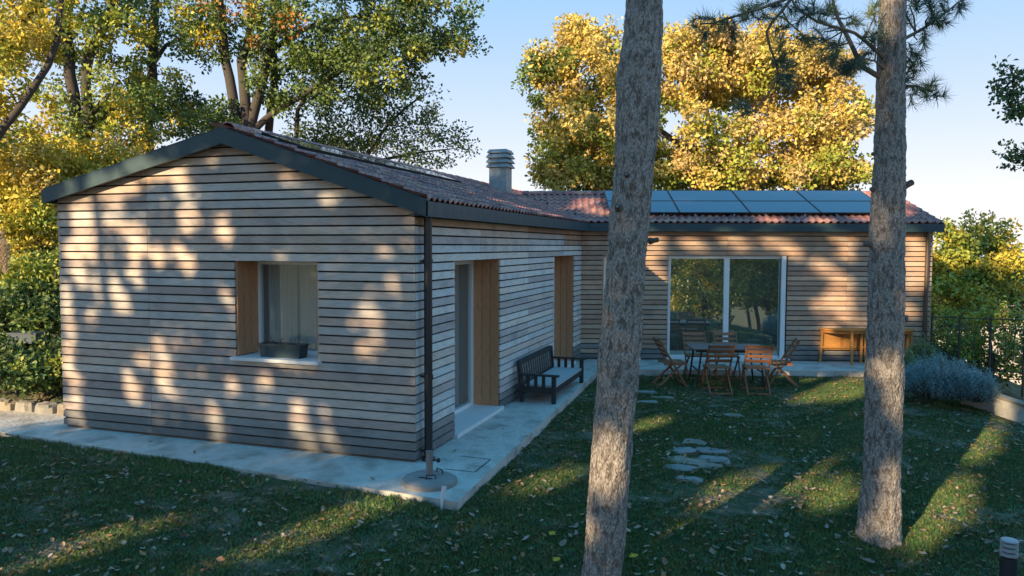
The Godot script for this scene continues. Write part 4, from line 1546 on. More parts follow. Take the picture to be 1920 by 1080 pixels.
func pine_trunk(path: Array, radii: Array, sd: int) -> Shape:
	var c := Curve3D.new()
	for k in path.size():
		var t := Vector3.ZERO
		if k > 0 and k < path.size() - 1: t = (path[k + 1] - path[k - 1]) / 6.0
		c.add_point(path[k], -t, t)
	var len := c.get_baked_length()
	var rings := int(len / 0.022)
	var sides := 44
	var s := Shape.new()
	var f := FastNoiseLite.new()
	f.seed = sd
	f.frequency = 1.0
	f.fractal_type = FastNoiseLite.FRACTAL_RIDGED
	f.fractal_octaves = 3
	var g := FastNoiseLite.new()
	g.seed = sd + 7
	g.frequency = 1.0
	# radius by distance along the path
	var lens := [0.0]
	for k in path.size() - 1: lens.append(lens[k] + path[k].distance_to(path[k + 1]))
	var rad := func(d: float) -> float:
		var t: float = d / len * lens[-1]
		for k in lens.size() - 1:
			if t <= lens[k + 1]: return lerpf(radii[k], radii[k + 1], (t - lens[k]) / (lens[k + 1] - lens[k]))
		return radii[-1]
	for k in rings + 1:
		var d := len * k / rings
		var p := c.sample_baked(d)
		var r0: float = rad.call(d)
		for j in sides + 1:
			var a := TAU * (j % sides) / sides
			var dir := Vector3(cos(a), 0, sin(a))
			var q := Vector3(cos(a) * 2.2, d * 1.5, sin(a) * 2.2)
			var r := r0 * (1.0 + 0.09 * g.get_noise_3d(q.x * 0.5, d * 0.9, q.z * 0.5) + 0.07 * g.get_noise_3d(cos(a), d * 3.0, sin(a)))
			var rg := f.get_noise_3d(cos(a) * 5.0, d * 3.2 + 0.6 * g.get_noise_2d(a * 3.0, d * 6.0), sin(a) * 5.0)
			r += 0.014 * rg + 0.006 * g.get_noise_3d(cos(a) * 9.0, d * 14.0, sin(a) * 9.0)
			s.vert(p + dir * r, dir, Vector2(float(j) / sides, d))
	var w := sides + 1
	for k in rings:
		for j in sides:
			var a := k * w + j
			s.idx.append_array([a, a + 1, a + w + 1, a, a + w + 1, a + w])
	s.second = true
	s.uv2 = s.uv.duplicate()
	# true normals of the rough surface
	for k in rings + 1:
		for j in w:
			var i := k * w + j
			var a := s.v[k * w + (j + 1) % sides] - s.v[k * w + (j + sides - 1) % sides]
			var b := s.v[mini(k + 1, rings) * w + j] - s.v[maxi(k - 1, 0) * w + j]
			var nn := a.cross(b).normalized()
			if nn.dot(s.n[i]) < 0.0: nn = -nn
			s.n[i] = nn
	return s

func needles(s: Shape, c: Vector3, axis: Vector3, count: int, l: float, r: float, col: Vector3) -> void:
	for k in count:
		var t := rf(-1.0, 0.6)
		var p := c + axis * (t * r)
		var d := (rv() + axis * (0.75 + 0.4 * t)).normalized()
		var ll := l * rf(0.7, 1.15)
		var sd := d.cross(rv()).normalized() * 0.0028
		var nn := sd.cross(d).normalized()
		var j := rf(0.65, 1.35)
		s.tint = Color(col.x * j, col.y * j, col.z * j)
		var i := s.v.size()
		s.vert(p - sd, nn); s.vert(p + d * ll, nn); s.vert(p + sd, nn)
		s.tri(i, i + 1, i + 2)

func pine(called: String, label: String, path: Array, radii: Array, stubs: Array, sd: int, boughs: Array, top_boughs: int) -> void:
	var foot: Vector3 = path[0]
	var root := base(called, foot)
	tag(root, label, "tree", "pine trees on the lawn")
	var local := []
	for p in path: local.append(p - foot)
	put("trunk", pine_trunk(local, radii, sd).mesh(M.pine_bark), root)
	for q in stubs:
		var s := Shape.new()
		var p: Vector3 = q[0] - foot
		var e: Vector3 = q[1]
		s.tube([p, p + e * 0.45, p + e * 0.9, p + e], [q[2] * 1.5, q[2] * 1.05, q[2], q[2] * 0.5], 12)
		put("branch_stub", s.mesh(M.pine_bark), root)
	var tw := Shape.new()
	var s := Shape.new()
	for b in boughs:
		var pts := []
		for p in b[0]: pts.append(p - foot)
		var sp := smooth_path(pts, 0.12)
		wood_tube(tw, sp, b[1], b[1] * 0.35, 7)
		for c in b[2]:
			var p: Vector3 = c - foot
			var from: Vector3 = sp[-1]
			for q in sp:
				if q.distance_to(p) < from.distance_to(p): from = q
			var mid := from.lerp(p, 0.5) + rv() * 0.02
			if from.distance_to(p) > 0.02: tw.tube([from, mid, p], [0.008, 0.007, 0.005], 5, false)
			var ax := ((p - from).normalized() + rv() * 0.2 + Vector3(0, 0.2, 0)).normalized()
			for m in 3:
				var o := p + rv() * 0.07
				needles(s, o, (ax + rv() * 0.5).normalized(), 62, 0.125, 0.07, [Vector3(0.09, 0.14, 0.09), Vector3(0.16, 0.19, 0.07), Vector3(0.07, 0.12, 0.10)][rng.randi() % 3])
	# the crown above
	var top: Vector3 = local[-1]
	for k in top_boughs:
		var t := rf(0.55, 1.0)
		var o: Vector3 = local[-3].lerp(top, t)
		var a := rf(0, TAU)
		var reach := rf(0.8, 2.4) * (1.25 - t)
		var tip := o + Vector3(cos(a) * reach, rf(0.1, 0.7), sin(a) * reach)
		wood_tube(tw, [o, o.lerp(tip, 0.5) + Vector3(0, -0.08, 0), tip], 0.03, 0.01, 5)
		for m in 5:
			needles(s, o.lerp(tip, rf(0.5, 1.05)) + rv() * 0.22, (rv() + Vector3(0, 0.5, 0)).normalized(), 60, 0.15, 0.1, Vector3(0.05, 0.085, 0.045))
	tag(put("branches", tw.mesh(M.pine_twig), root), "", "", "", "stuff")
	put("crown", s.mesh(M.needle), root)

func make_trees() -> void:
	var gold := Vector3(0.62, 0.48, 0.13)
	var tan := Vector3(0.56, 0.42, 0.18)
	var yellow := Vector3(0.56, 0.46, 0.06)
	var lime := Vector3(0.34, 0.38, 0.06)
	var green := Vector3(0.14, 0.21, 0.05)
	var dark := Vector3(0.075, 0.125, 0.04)
	var rust := Vector3(0.48, 0.22, 0.05)
	# the two pines on the lawn
	var d1 := 5.45
	pine("pine_tree", "tall near pine whose grey trunk crosses the whole picture before the inner corner",
		[at(1118, 1150, d1), at(1129, 1070, d1), at(1147, 840, d1), at(1163, 640, d1), at(1176, 470, d1), at(1192, 270, d1), at(1198, 150, d1), at(1209, 0, d1), at(1222, -300, d1), at(1226, -800, d1 + 0.1), at(1226, -1500, d1 + 0.2)],
		[0.165, 0.135, 0.142, 0.140, 0.136, 0.142, 0.152, 0.128, 0.12, 0.09, 0.02],
		[[at(1218, 452, d1), Vector3(0.07, 0.01, 0.03), 0.018], [at(1160, 390, d1 - 0.12), Vector3(0.0, 0.01, 0.05), 0.02], [at(1176, 330, d1 - 0.12), Vector3(0.0, 0.01, 0.03), 0.016]], 11, [], 60)
	var d2 := 6.5
	var bough := func(pts: Array, r: float, tips: Array) -> Array:
		var a := []
		var b := []
		for p in pts: a.append(at(p[0], p[1], p[2]))
		for p in tips: b.append(at(p[0], p[1], p[2]))
		return [a, r, b]
	var boughs := [
		bough.call([[1668, 150, 6.5], [1620, 128, 6.5], [1590, 70, 6.55], [1565, 20, 6.6], [1555, -60, 6.7]], 0.026, [[1560, 35, 6.6], [1545, 60, 6.55], [1530, 85, 6.5], [1600, 30, 6.6], [1575, 85, 6.6], [1612, 100, 6.45], [1598, 130, 6.4], [1550, 100, 6.5]]),
		bough.call([[1668, -60, 6.5], [1560, -40, 6.45], [1470, 0, 6.4], [1400, 24, 6.35], [1335, 44, 6.3]], 0.024, [[1312, 45, 6.3], [1335, 52, 6.3], [1358, 40, 6.3], [1385, 28, 6.35], [1405, 14, 6.4], [1425, 35, 6.35], [1445, 12, 6.4], [1480, 5, 6.4], [1360, 58, 6.35]]),
		bough.call([[1560, -60, 6.45], [1500, -20, 6.4], [1467, 20, 6.35], [1437, 58, 6.3], [1446, 100, 6.3], [1462, 130, 6.3], [1445, 172, 6.3], [1412, 208, 6.3]], 0.018, [[1478, 112, 6.25], [1470, 95, 6.3], [1500, 60, 6.3], [1460, 40, 6.3], [1480, 140, 6.3], [1396, 206, 6.35], [1470, 150, 6.3]]),
		bough.call([[1668, 120, 6.5], [1600, 60, 6.3], [1540, 45, 6.25], [1490, 10, 6.2], [1470, -40, 6.2]], 0.018, [[1520, 25, 6.2], [1500, 35, 6.2], [1540, 20, 6.25], [1570, 110, 6.3], [1625, 60, 6.3], [1640, 30, 6.3]]),
		bough.call([[1668, 170, 6.5], [1710, 158, 6.5], [1745, 172, 6.5]], 0.02, [[1700, 155, 6.5], [1718, 175, 6.5], [1738, 170, 6.5], [1755, 168, 6.5], [1706, 140, 6.45]]),
		bough.call([[1670, 90, 6.5], [1700, 70, 6.6], [1740, 48, 6.65], [1790, 10, 6.7]], 0.02, [[1702, 95, 6.55], [1712, 118, 6.5], [1720, 75, 6.6], [1742, 30, 6.6], [1768, 50, 6.65], [1785, 20, 6.7], [1805, 0, 6.7], [1735, 8, 6.6], [1700, 30, 6.6], [1762, 5, 6.7], [1705, 10, 6.55]]),
		bough.call([[1668, 140, 6.5], [1635, 110, 6.35], [1600, 110, 6.3], [1575, 128, 6.3]], 0.012, [[1590, 118, 6.3], [1570, 130, 6.3], [1610, 120, 6.3], [1640, 80, 6.35]]),
	]
	pine("pine_tree", "farther pine with needled boughs whose trunk stands on the sunlit lawn",
		[at(1644, 1050, d2), at(1648, 985, d2), at(1652, 900, d2), at(1659, 700, d2), at(1662, 480, d2), at(1667, 340, d2), at(1670, 200, d2), at(1674, 0, d2), at(1680, -300, d2), at(1690, -800, d2), at(1690, -1400, d2)],
		[0.20, 0.165, 0.145, 0.142, 0.135, 0.128, 0.112, 0.098, 0.09, 0.07, 0.02],
		[[at(1690, 352, d2), Vector3(0.09, 0.05, 0.03), 0.026], [at(1645, 350, d2), Vector3(-0.06, -0.03, 0.02), 0.02], [at(1637, 458, d2), Vector3(-0.08, 0.0, 0.02), 0.025], [at(1690, 597, d2), Vector3(0.05, 0.0, 0.02), 0.03], [at(1645, 290, d2), Vector3(-0.05, 0.01, 0.0), 0.016], [at(1690, 167, d2), Vector3(0.05, 0.02, 0.0), 0.02]], 23, boughs, 40)
	# golden oak behind the wing
	var o := 30.0
	tree("oak_tree", "broad golden oak rising behind the wing's roof", "tree", "trees behind the house",
		[[[at(1385, 690, o), at(1370, 480, o), at(1352, 340, o), at(1330, 240, o), at(1320, 140, o)], 0.42, 0.08], [[at(1352, 345, o), at(1410, 290, o), at(1480, 230, o - 1)], 0.17, 0.04], [[at(1345, 330, o), at(1260, 260, o), at(1150, 190, o)], 0.17, 0.04], [[at(1360, 400, o), at(1480, 320, o), at(1590, 270, o)], 0.16, 0.04], [[at(1352, 380, o), at(1220, 300, o + 1), at(1100, 250, o + 1)], 0.15, 0.03]],
		[[at(1110, 130, o), Vector3(2.04, 1.68, 2.16), 60, [[5, gold], [2, tan], [1, lime]]], [at(1290, 130, o), Vector3(2.64, 1.44, 2.64), 80, [[5, gold], [3, tan], [2, lime]]], [at(1450, 150, o), Vector3(2.88, 1.44, 2.64), 90, [[5, gold], [3, tan], [2, lime]]], [at(1560, 225, o), Vector3(1.80, 1.32, 2.16), 50, [[5, gold], [2, tan], [2, lime]]], [at(1440, 285, o), Vector3(3.84, 1.56, 2.88), 110, [[4, gold], [2, tan], [3, lime]]], [at(1200, 250, o), Vector3(3.12, 2.04, 2.88), 110, [[4, gold], [2, tan], [3, lime], [1, green]]], [at(1060, 300, o), Vector3(1.44, 1.08, 1.68), 34, [[2, gold], [3, green], [2, lime]]], [at(1030, 130, o), Vector3(1.08, 0.72, 1.20), 22, [[2, gold], [4, green]]], [at(1085, 65, o), Vector3(0.60, 0.54, 0.60), 12, [[5, gold]]], [at(1070, 215, o), Vector3(1.5, 1.2, 1.6), 44, [[3, gold], [2, lime], [2, green]]], [at(1130, 335, o), Vector3(2.2, 0.7, 1.8), 46, [[3, gold], [2, lime], [2, green]]], [at(1550, 320, o), Vector3(1.9, 0.8, 1.8), 50, [[4, gold], [2, tan], [2, lime]]], [at(1360, 85, o), Vector3(2.6, 0.6, 1.8), 46, [[5, gold], [2, tan]]], [at(1340, 335, o), Vector3(2.4, 0.6, 1.8), 40, [[3, gold], [3, lime], [1, green]]], [at(1520, 120, o), Vector3(1.6, 0.7, 1.6), 36, [[5, gold], [2, tan]]]],
		0.175, 125, 0.56)
	# trees behind and beside the gable
	var a := 19.0
	tree("oak_tree", "twin-stemmed yellowing oak beyond the bank at the gable's far corner", "tree", "trees behind the house",
		[[[at(150, 660, a), at(150, 400, a), at(146, 280, a), at(134, 160, a), at(127, 50, a), at(122, -120, a)], 0.22, 0.10], [[at(148, 285, a), at(166, 235, a), at(160, 150, a), at(172, 90, a), at(205, 30, a), at(220, -60, a)], 0.15, 0.06], [[at(128, 120, a), at(100, 80, a), at(70, 20, a), at(60, -60, a)], 0.08, 0.04], [[at(165, 220, a), at(195, 190, a - 0.5), at(225, 150, a - 0.5)], 0.06, 0.03]],
		[[at(80, 60, a), Vector3(1.5, 1.4, 1.4), 46, [[3, yellow], [3, lime], [2, green]]], [at(180, 40, a), Vector3(1.4, 1.3, 1.4), 44, [[2, yellow], [3, lime], [3, green]]], [at(60, 270, a), Vector3(1.5, 1.3, 1.3), 60, [[4, yellow], [3, lime], [1, tan]]], [at(210, 210, a), Vector3(1.3, 1.2, 1.3), 50, [[2, yellow], [3, lime], [4, green]]], [at(130, 340, a - 1), Vector3(1.7, 0.9, 1.4), 66, [[4, yellow], [3, lime], [1, green]]], [at(120, -120, a), Vector3(2.6, 1.6, 2.0), 60, [[3, yellow], [3, lime], [3, green]]]],
		0.115, 86, 0.34)
	var b := 21.5
	tree("oak_tree", "slim straight oak with green and orange leaves behind the gable's slope", "tree", "trees behind the house",
		[[[at(275, 680, b), at(274, 400, b), at(277, 260, b), at(284, 140, b), at(290, 20, b), at(294, -160, b)], 0.20, 0.10], [[at(287, 120, b), at(312, 84, b), at(345, 70, b), at(390, 60, b)], 0.07, 0.03], [[at(284, 100, b), at(272, 50, b), at(268, -20, b)], 0.06, 0.03]],
		[[at(270, 190, b), Vector3(1.4, 1.2, 1.4), 50, [[4, green], [3, lime], [1, yellow]]], [at(300, 60, b), Vector3(1.3, 1.2, 1.4), 34, [[4, green], [2, lime], [2, dark]]], [at(262, 290, b), Vector3(1.1, 0.7, 1.2), 30, [[2, green], [2, lime], [2, rust], [2, yellow]]], [at(345, 215, b + 1), Vector3(1.2, 0.7, 1.2), 26, [[4, green], [2, dark]]], [at(290, -120, b), Vector3(2.4, 1.6, 2.0), 44, [[4, green], [2, lime]]]],
		0.115, 86, 0.36)
	var c := 20.0
	tree("oak_tree", "many-stemmed green oak towering behind the ridge of the gable", "tree", "trees behind the house",
		[[[at(455, 680, c), at(455, 400, c), at(452, 270, c), at(432, 170, c), at(420, 90, c), at(414, 0, c), at(405, -140, c)], 0.22, 0.08], [[at(454, 290, c), at(462, 200, c), at(450, 110, c), at(470, 60, c), at(470, -60, c)], 0.17, 0.07], [[at(456, 280, c), at(484, 190, c), at(498, 120, c), at(512, 60, c), at(516, -100, c)], 0.15, 0.07], [[at(505, 680, c + 1), at(503, 400, c + 1), at(505, 250, c + 1), at(515, 150, c + 1), at(515, 20, c + 1), at(530, -120, c + 1)], 0.17, 0.07], [[at(470, 250, c), at(500, 220, c), at(540, 195, c), at(590, 165, c), at(660, 120, c)], 0.10, 0.04], [[at(515, 90, c + 1), at(600, 40, c + 1), at(700, 30, c)], 0.08, 0.03]],
		[[at(395, 60, c), Vector3(1.0, 1.0, 1.2), 26, [[4, green], [2, lime], [1, yellow]]], [at(470, 30, c), Vector3(1.6, 1.0, 1.4), 44, [[5, green], [2, lime], [1, rust]]], [at(640, 40, c), Vector3(2.4, 1.2, 1.8), 96, [[5, green], [3, dark], [1, lime]]], [at(790, 40, c), Vector3(1.5, 1.0, 1.6), 62, [[5, green], [3, dark], [1, yellow]]], [at(690, 125, c), Vector3(2.0, 0.9, 1.6), 74, [[5, green], [3, dark], [1, lime]]], [at(560, 150, c), Vector3(1.3, 1.0, 1.4), 44, [[5, green], [3, dark], [1, lime]]], [at(400, 225, c), Vector3(0.9, 0.5, 1.0), 18, [[4, green], [3, dark]]], [at(600, -140, c), Vector3(4.0, 1.6, 2.5), 90, [[5, green], [3, lime]]]],
		0.115, 84, 0.36)
	tree("young_oak_tree", "loose dark green tree with thin twigs left of the chimney", "tree", "trees behind the house",
		[[[at(552, 690, 22.5), at(553, 400, 22.5), at(557, 240, 22.5), at(565, 190, 22.5), at(600, 160, 22.5)], 0.16, 0.05], [[at(650, 690, 23), at(655, 400, 23), at(690, 290, 23), at(740, 220, 23), at(790, 180, 23)], 0.12, 0.03], [[at(680, 310, 23), at(760, 290, 23), at(840, 280, 23)], 0.06, 0.02]],
		[[at(640, 220, 23), Vector3(1.6, 1.2, 1.5), 60, [[5, dark], [3, green], [1, lime]]], [at(740, 205, 23), Vector3(1.5, 1.0, 1.5), 50, [[5, dark], [3, green], [1, gold]]], [at(800, 275, 23), Vector3(1.3, 0.9, 1.3), 34, [[6, dark], [2, green]]], [at(700, 285, 23), Vector3(1.6, 0.6, 1.3), 40, [[5, dark], [3, green], [1, yellow]]], [at(590, 275, 23), Vector3(1.2, 0.5, 1.2), 26, [[3, dark], [3, green], [1, lime]]]],
		0.105, 56, 0.40)
	tree("leaning_tree", "leaning bough of a golden tree reaching in at the picture's edge", "tree", "trees behind the house",
		[[[at(-160, 640, 15), at(-90, 400, 15), at(0, 250, 15), at(62, 165, 15), at(102, 95, 15), at(118, -20, 15)], 0.12, 0.05], [[at(-30, 90, 15), at(20, 65, 15), at(52, 38, 15), at(100, -30, 15)], 0.06, 0.03]],
		[[at(10, 60, 15), Vector3(1.1, 0.8, 1.0), 40, [[5, yellow], [2, gold], [1, lime]]], [at(-20, 200, 15), Vector3(0.8, 0.9, 1.0), 26, [[5, yellow], [2, lime]]]],
		0.11, 90, 0.32)
	# bushes on the bank
	tree("golden_bush", "tall golden bush beside the gable's eave", "bush", "bushes on the bank",
		[[[at(60, 690, 16.5), at(62, 560, 16.5), at(60, 420, 16.5), at(66, 330, 16.5)], 0.10, 0.03], [[at(75, 690, 16.5), at(110, 520, 16.5), at(150, 400, 16.5)], 0.07, 0.02]],
		[[at(40, 340, 16.2), Vector3(1.0, 0.9, 0.7), 80, [[5, yellow], [3, gold], [1, lime]]], [at(150, 320, 17.5), Vector3(1.3, 0.7, 1.0), 60, [[4, yellow], [2, lime], [1, gold]]], [at(60, 430, 15.9), Vector3(0.9, 0.8, 0.8), 70, [[4, yellow], [3, lime], [1, gold]]], [at(30, 500, 15.6), Vector3(0.7, 0.5, 0.7), 40, [[3, yellow], [4, lime], [1, green]]]],
		0.105, 100, 0.32)
	tree("green_bush", "dense green bush on the bank beside the gable wall", "bush", "bushes on the bank",
		[[[at(60, 720, 13.2), at(62, 640, 13.2), at(60, 540, 13.2)], 0.08, 0.03], [[at(60, 680, 13.2), at(95, 600, 13.2), at(105, 510, 13.2)], 0.05, 0.02]],
		[[at(40, 530, 13.4), Vector3(0.75, 0.4, 0.7), 56, [[3, green], [4, lime], [1, yellow]]], [at(110, 530, 13.8), Vector3(0.5, 0.5, 0.6), 40, [[3, green], [3, lime]]], [at(40, 590, 13.0), Vector3(0.8, 0.45, 0.8), 60, [[4, dark], [3, green]]]],
		0.085, 120, 0.26)
	tree("ground_ivy", "low leafy ground cover over the bank above the edging stones", "ivy", "",
		[[[at(30, 745, 10.8), at(40, 715, 11.0), at(60, 690, 11.4)], 0.03, 0.01]],
		[[at(20, 690, 11.2), Vector3(1.0, 0.14, 0.9), 70, [[4, green], [4, dark], [1, lime]]], [at(85, 700, 11.3), Vector3(0.55, 0.16, 0.7), 44, [[4, green], [4, dark], [1, lime]]], [at(30, 655, 12.2), Vector3(0.9, 0.16, 0.7), 44, [[4, green], [4, dark]]], [at(-60, 680, 11.2), Vector3(0.8, 0.16, 0.8), 30, [[4, green], [4, dark]]]],
		0.08, 60, 0.20)
	# trees at the right, on the slope beyond the fence
	tree("maple_tree", "round yellow-green tree beyond the wire fence", "tree", "trees on the slope",
		[[[at(1835, 800, 21), at(1832, 660, 21), at(1830, 560, 21), at(1826, 450, 21)], 0.16, 0.04], [[at(1832, 620, 21), at(1880, 540, 21), at(1905, 470, 21)], 0.08, 0.03], [[at(1832, 630, 21), at(1790, 550, 21), at(1775, 500, 21)], 0.08, 0.03]],
		[[at(1825, 440, 21), Vector3(0.9, 0.55, 1.0), 40, [[3, lime], [2, yellow], [3, green]]], [at(1830, 500, 21), Vector3(1.3, 0.7, 1.2), 84, [[4, lime], [3, yellow], [2, green]]], [at(1800, 560, 20.5), Vector3(1.0, 0.8, 1.0), 60, [[3, lime], [3, yellow], [1, green]]], [at(1890, 560, 21.5), Vector3(1.2, 0.9, 1.0), 60, [[3, lime], [2, yellow], [3, green]]]],
		0.115, 90, 0.32)
	tree("slope_shrub", "loose olive shrub along the fence at the picture's edge", "shrub", "trees on the slope",
		[[[at(1860, 760, 15.0), at(1862, 690, 15.0), at(1856, 620, 15.0)], 0.04, 0.015], [[at(1790, 740, 16.0), at(1788, 670, 16.0), at(1780, 610, 16.0)], 0.04, 0.015]],
		[[at(1785, 640, 16.2), Vector3(0.5, 0.7, 0.7), 44, [[4, lime], [2, yellow], [1, green]]], [at(1850, 640, 15.2), Vector3(0.75, 0.75, 0.8), 44, [[2, green], [4, lime], [2, yellow]]], [at(1915, 650, 15.0), Vector3(0.5, 0.7, 0.8), 36, [[4, lime], [2, yellow], [2, tan]]], [at(1810, 690, 15.4), Vector3(0.7, 0.35, 0.7), 34, [[3, dark], [2, green]]]],
		0.075, 70, 0.28)
	# overhanging twigs from a tree outside the picture
	tree("overhanging_tree", "dark leafy twigs of a tree hanging in at the top corner", "tree", "",
		[[[at(2260, 1250, 10.5), at(2230, 700, 10.5), at(2190, 250, 10.5), at(2150, -100, 10.5)], 0.16, 0.08], [[at(2190, 260, 10.5), at(2060, 190, 10.4), at(1960, 200, 10.4), at(1900, 215, 10.4)], 0.05, 0.012], [[at(2170, 60, 10.5), at(2000, 80, 10.4), at(1935, 130, 10.4)], 0.04, 0.01], [[at(2060, 190, 10.4), at(1970, 270, 10.3), at(1915, 295, 10.3)], 0.03, 0.01]],
		[[at(1912, 150, 10.4), Vector3(0.30, 0.30, 0.5), 12, [[4, dark], [1, green]]], [at(1905, 200, 10.4), Vector3(0.30, 0.25, 0.5), 14, [[4, dark], [1, green]]], [at(1915, 285, 10.4), Vector3(0.22, 0.15, 0.4), 7, [[4, dark], [1, green]]], [at(1985, 150, 10.4), Vector3(0.45, 0.8, 0.6), 40, [[4, dark], [1, green]]], [at(2120, 60, 10.5), Vector3(0.9, 1.2, 0.8), 60, [[4, dark], [2, green]]]],
		0.068, 40, 0.16)
	# the grove behind the photographer that shades the garden and shows in the panes
	make_grove()

var e1: Vector3
var e2: Vector3
var gaps: PackedFloat32Array
var bins := {}

func in_gap(p: Vector3) -> bool:
	var a := p.dot(e1)
	var b := p.dot(e2)
	for k in bins.get(Vector2i(int(floor(a * 2.0)), int(floor(b * 2.0))), []):
		var x := (a - gaps[k]) / gaps[k + 2]
		var y := (b - gaps[k + 1]) / gaps[k + 3]
		if x * x + y * y < 1.0: return true
	return false

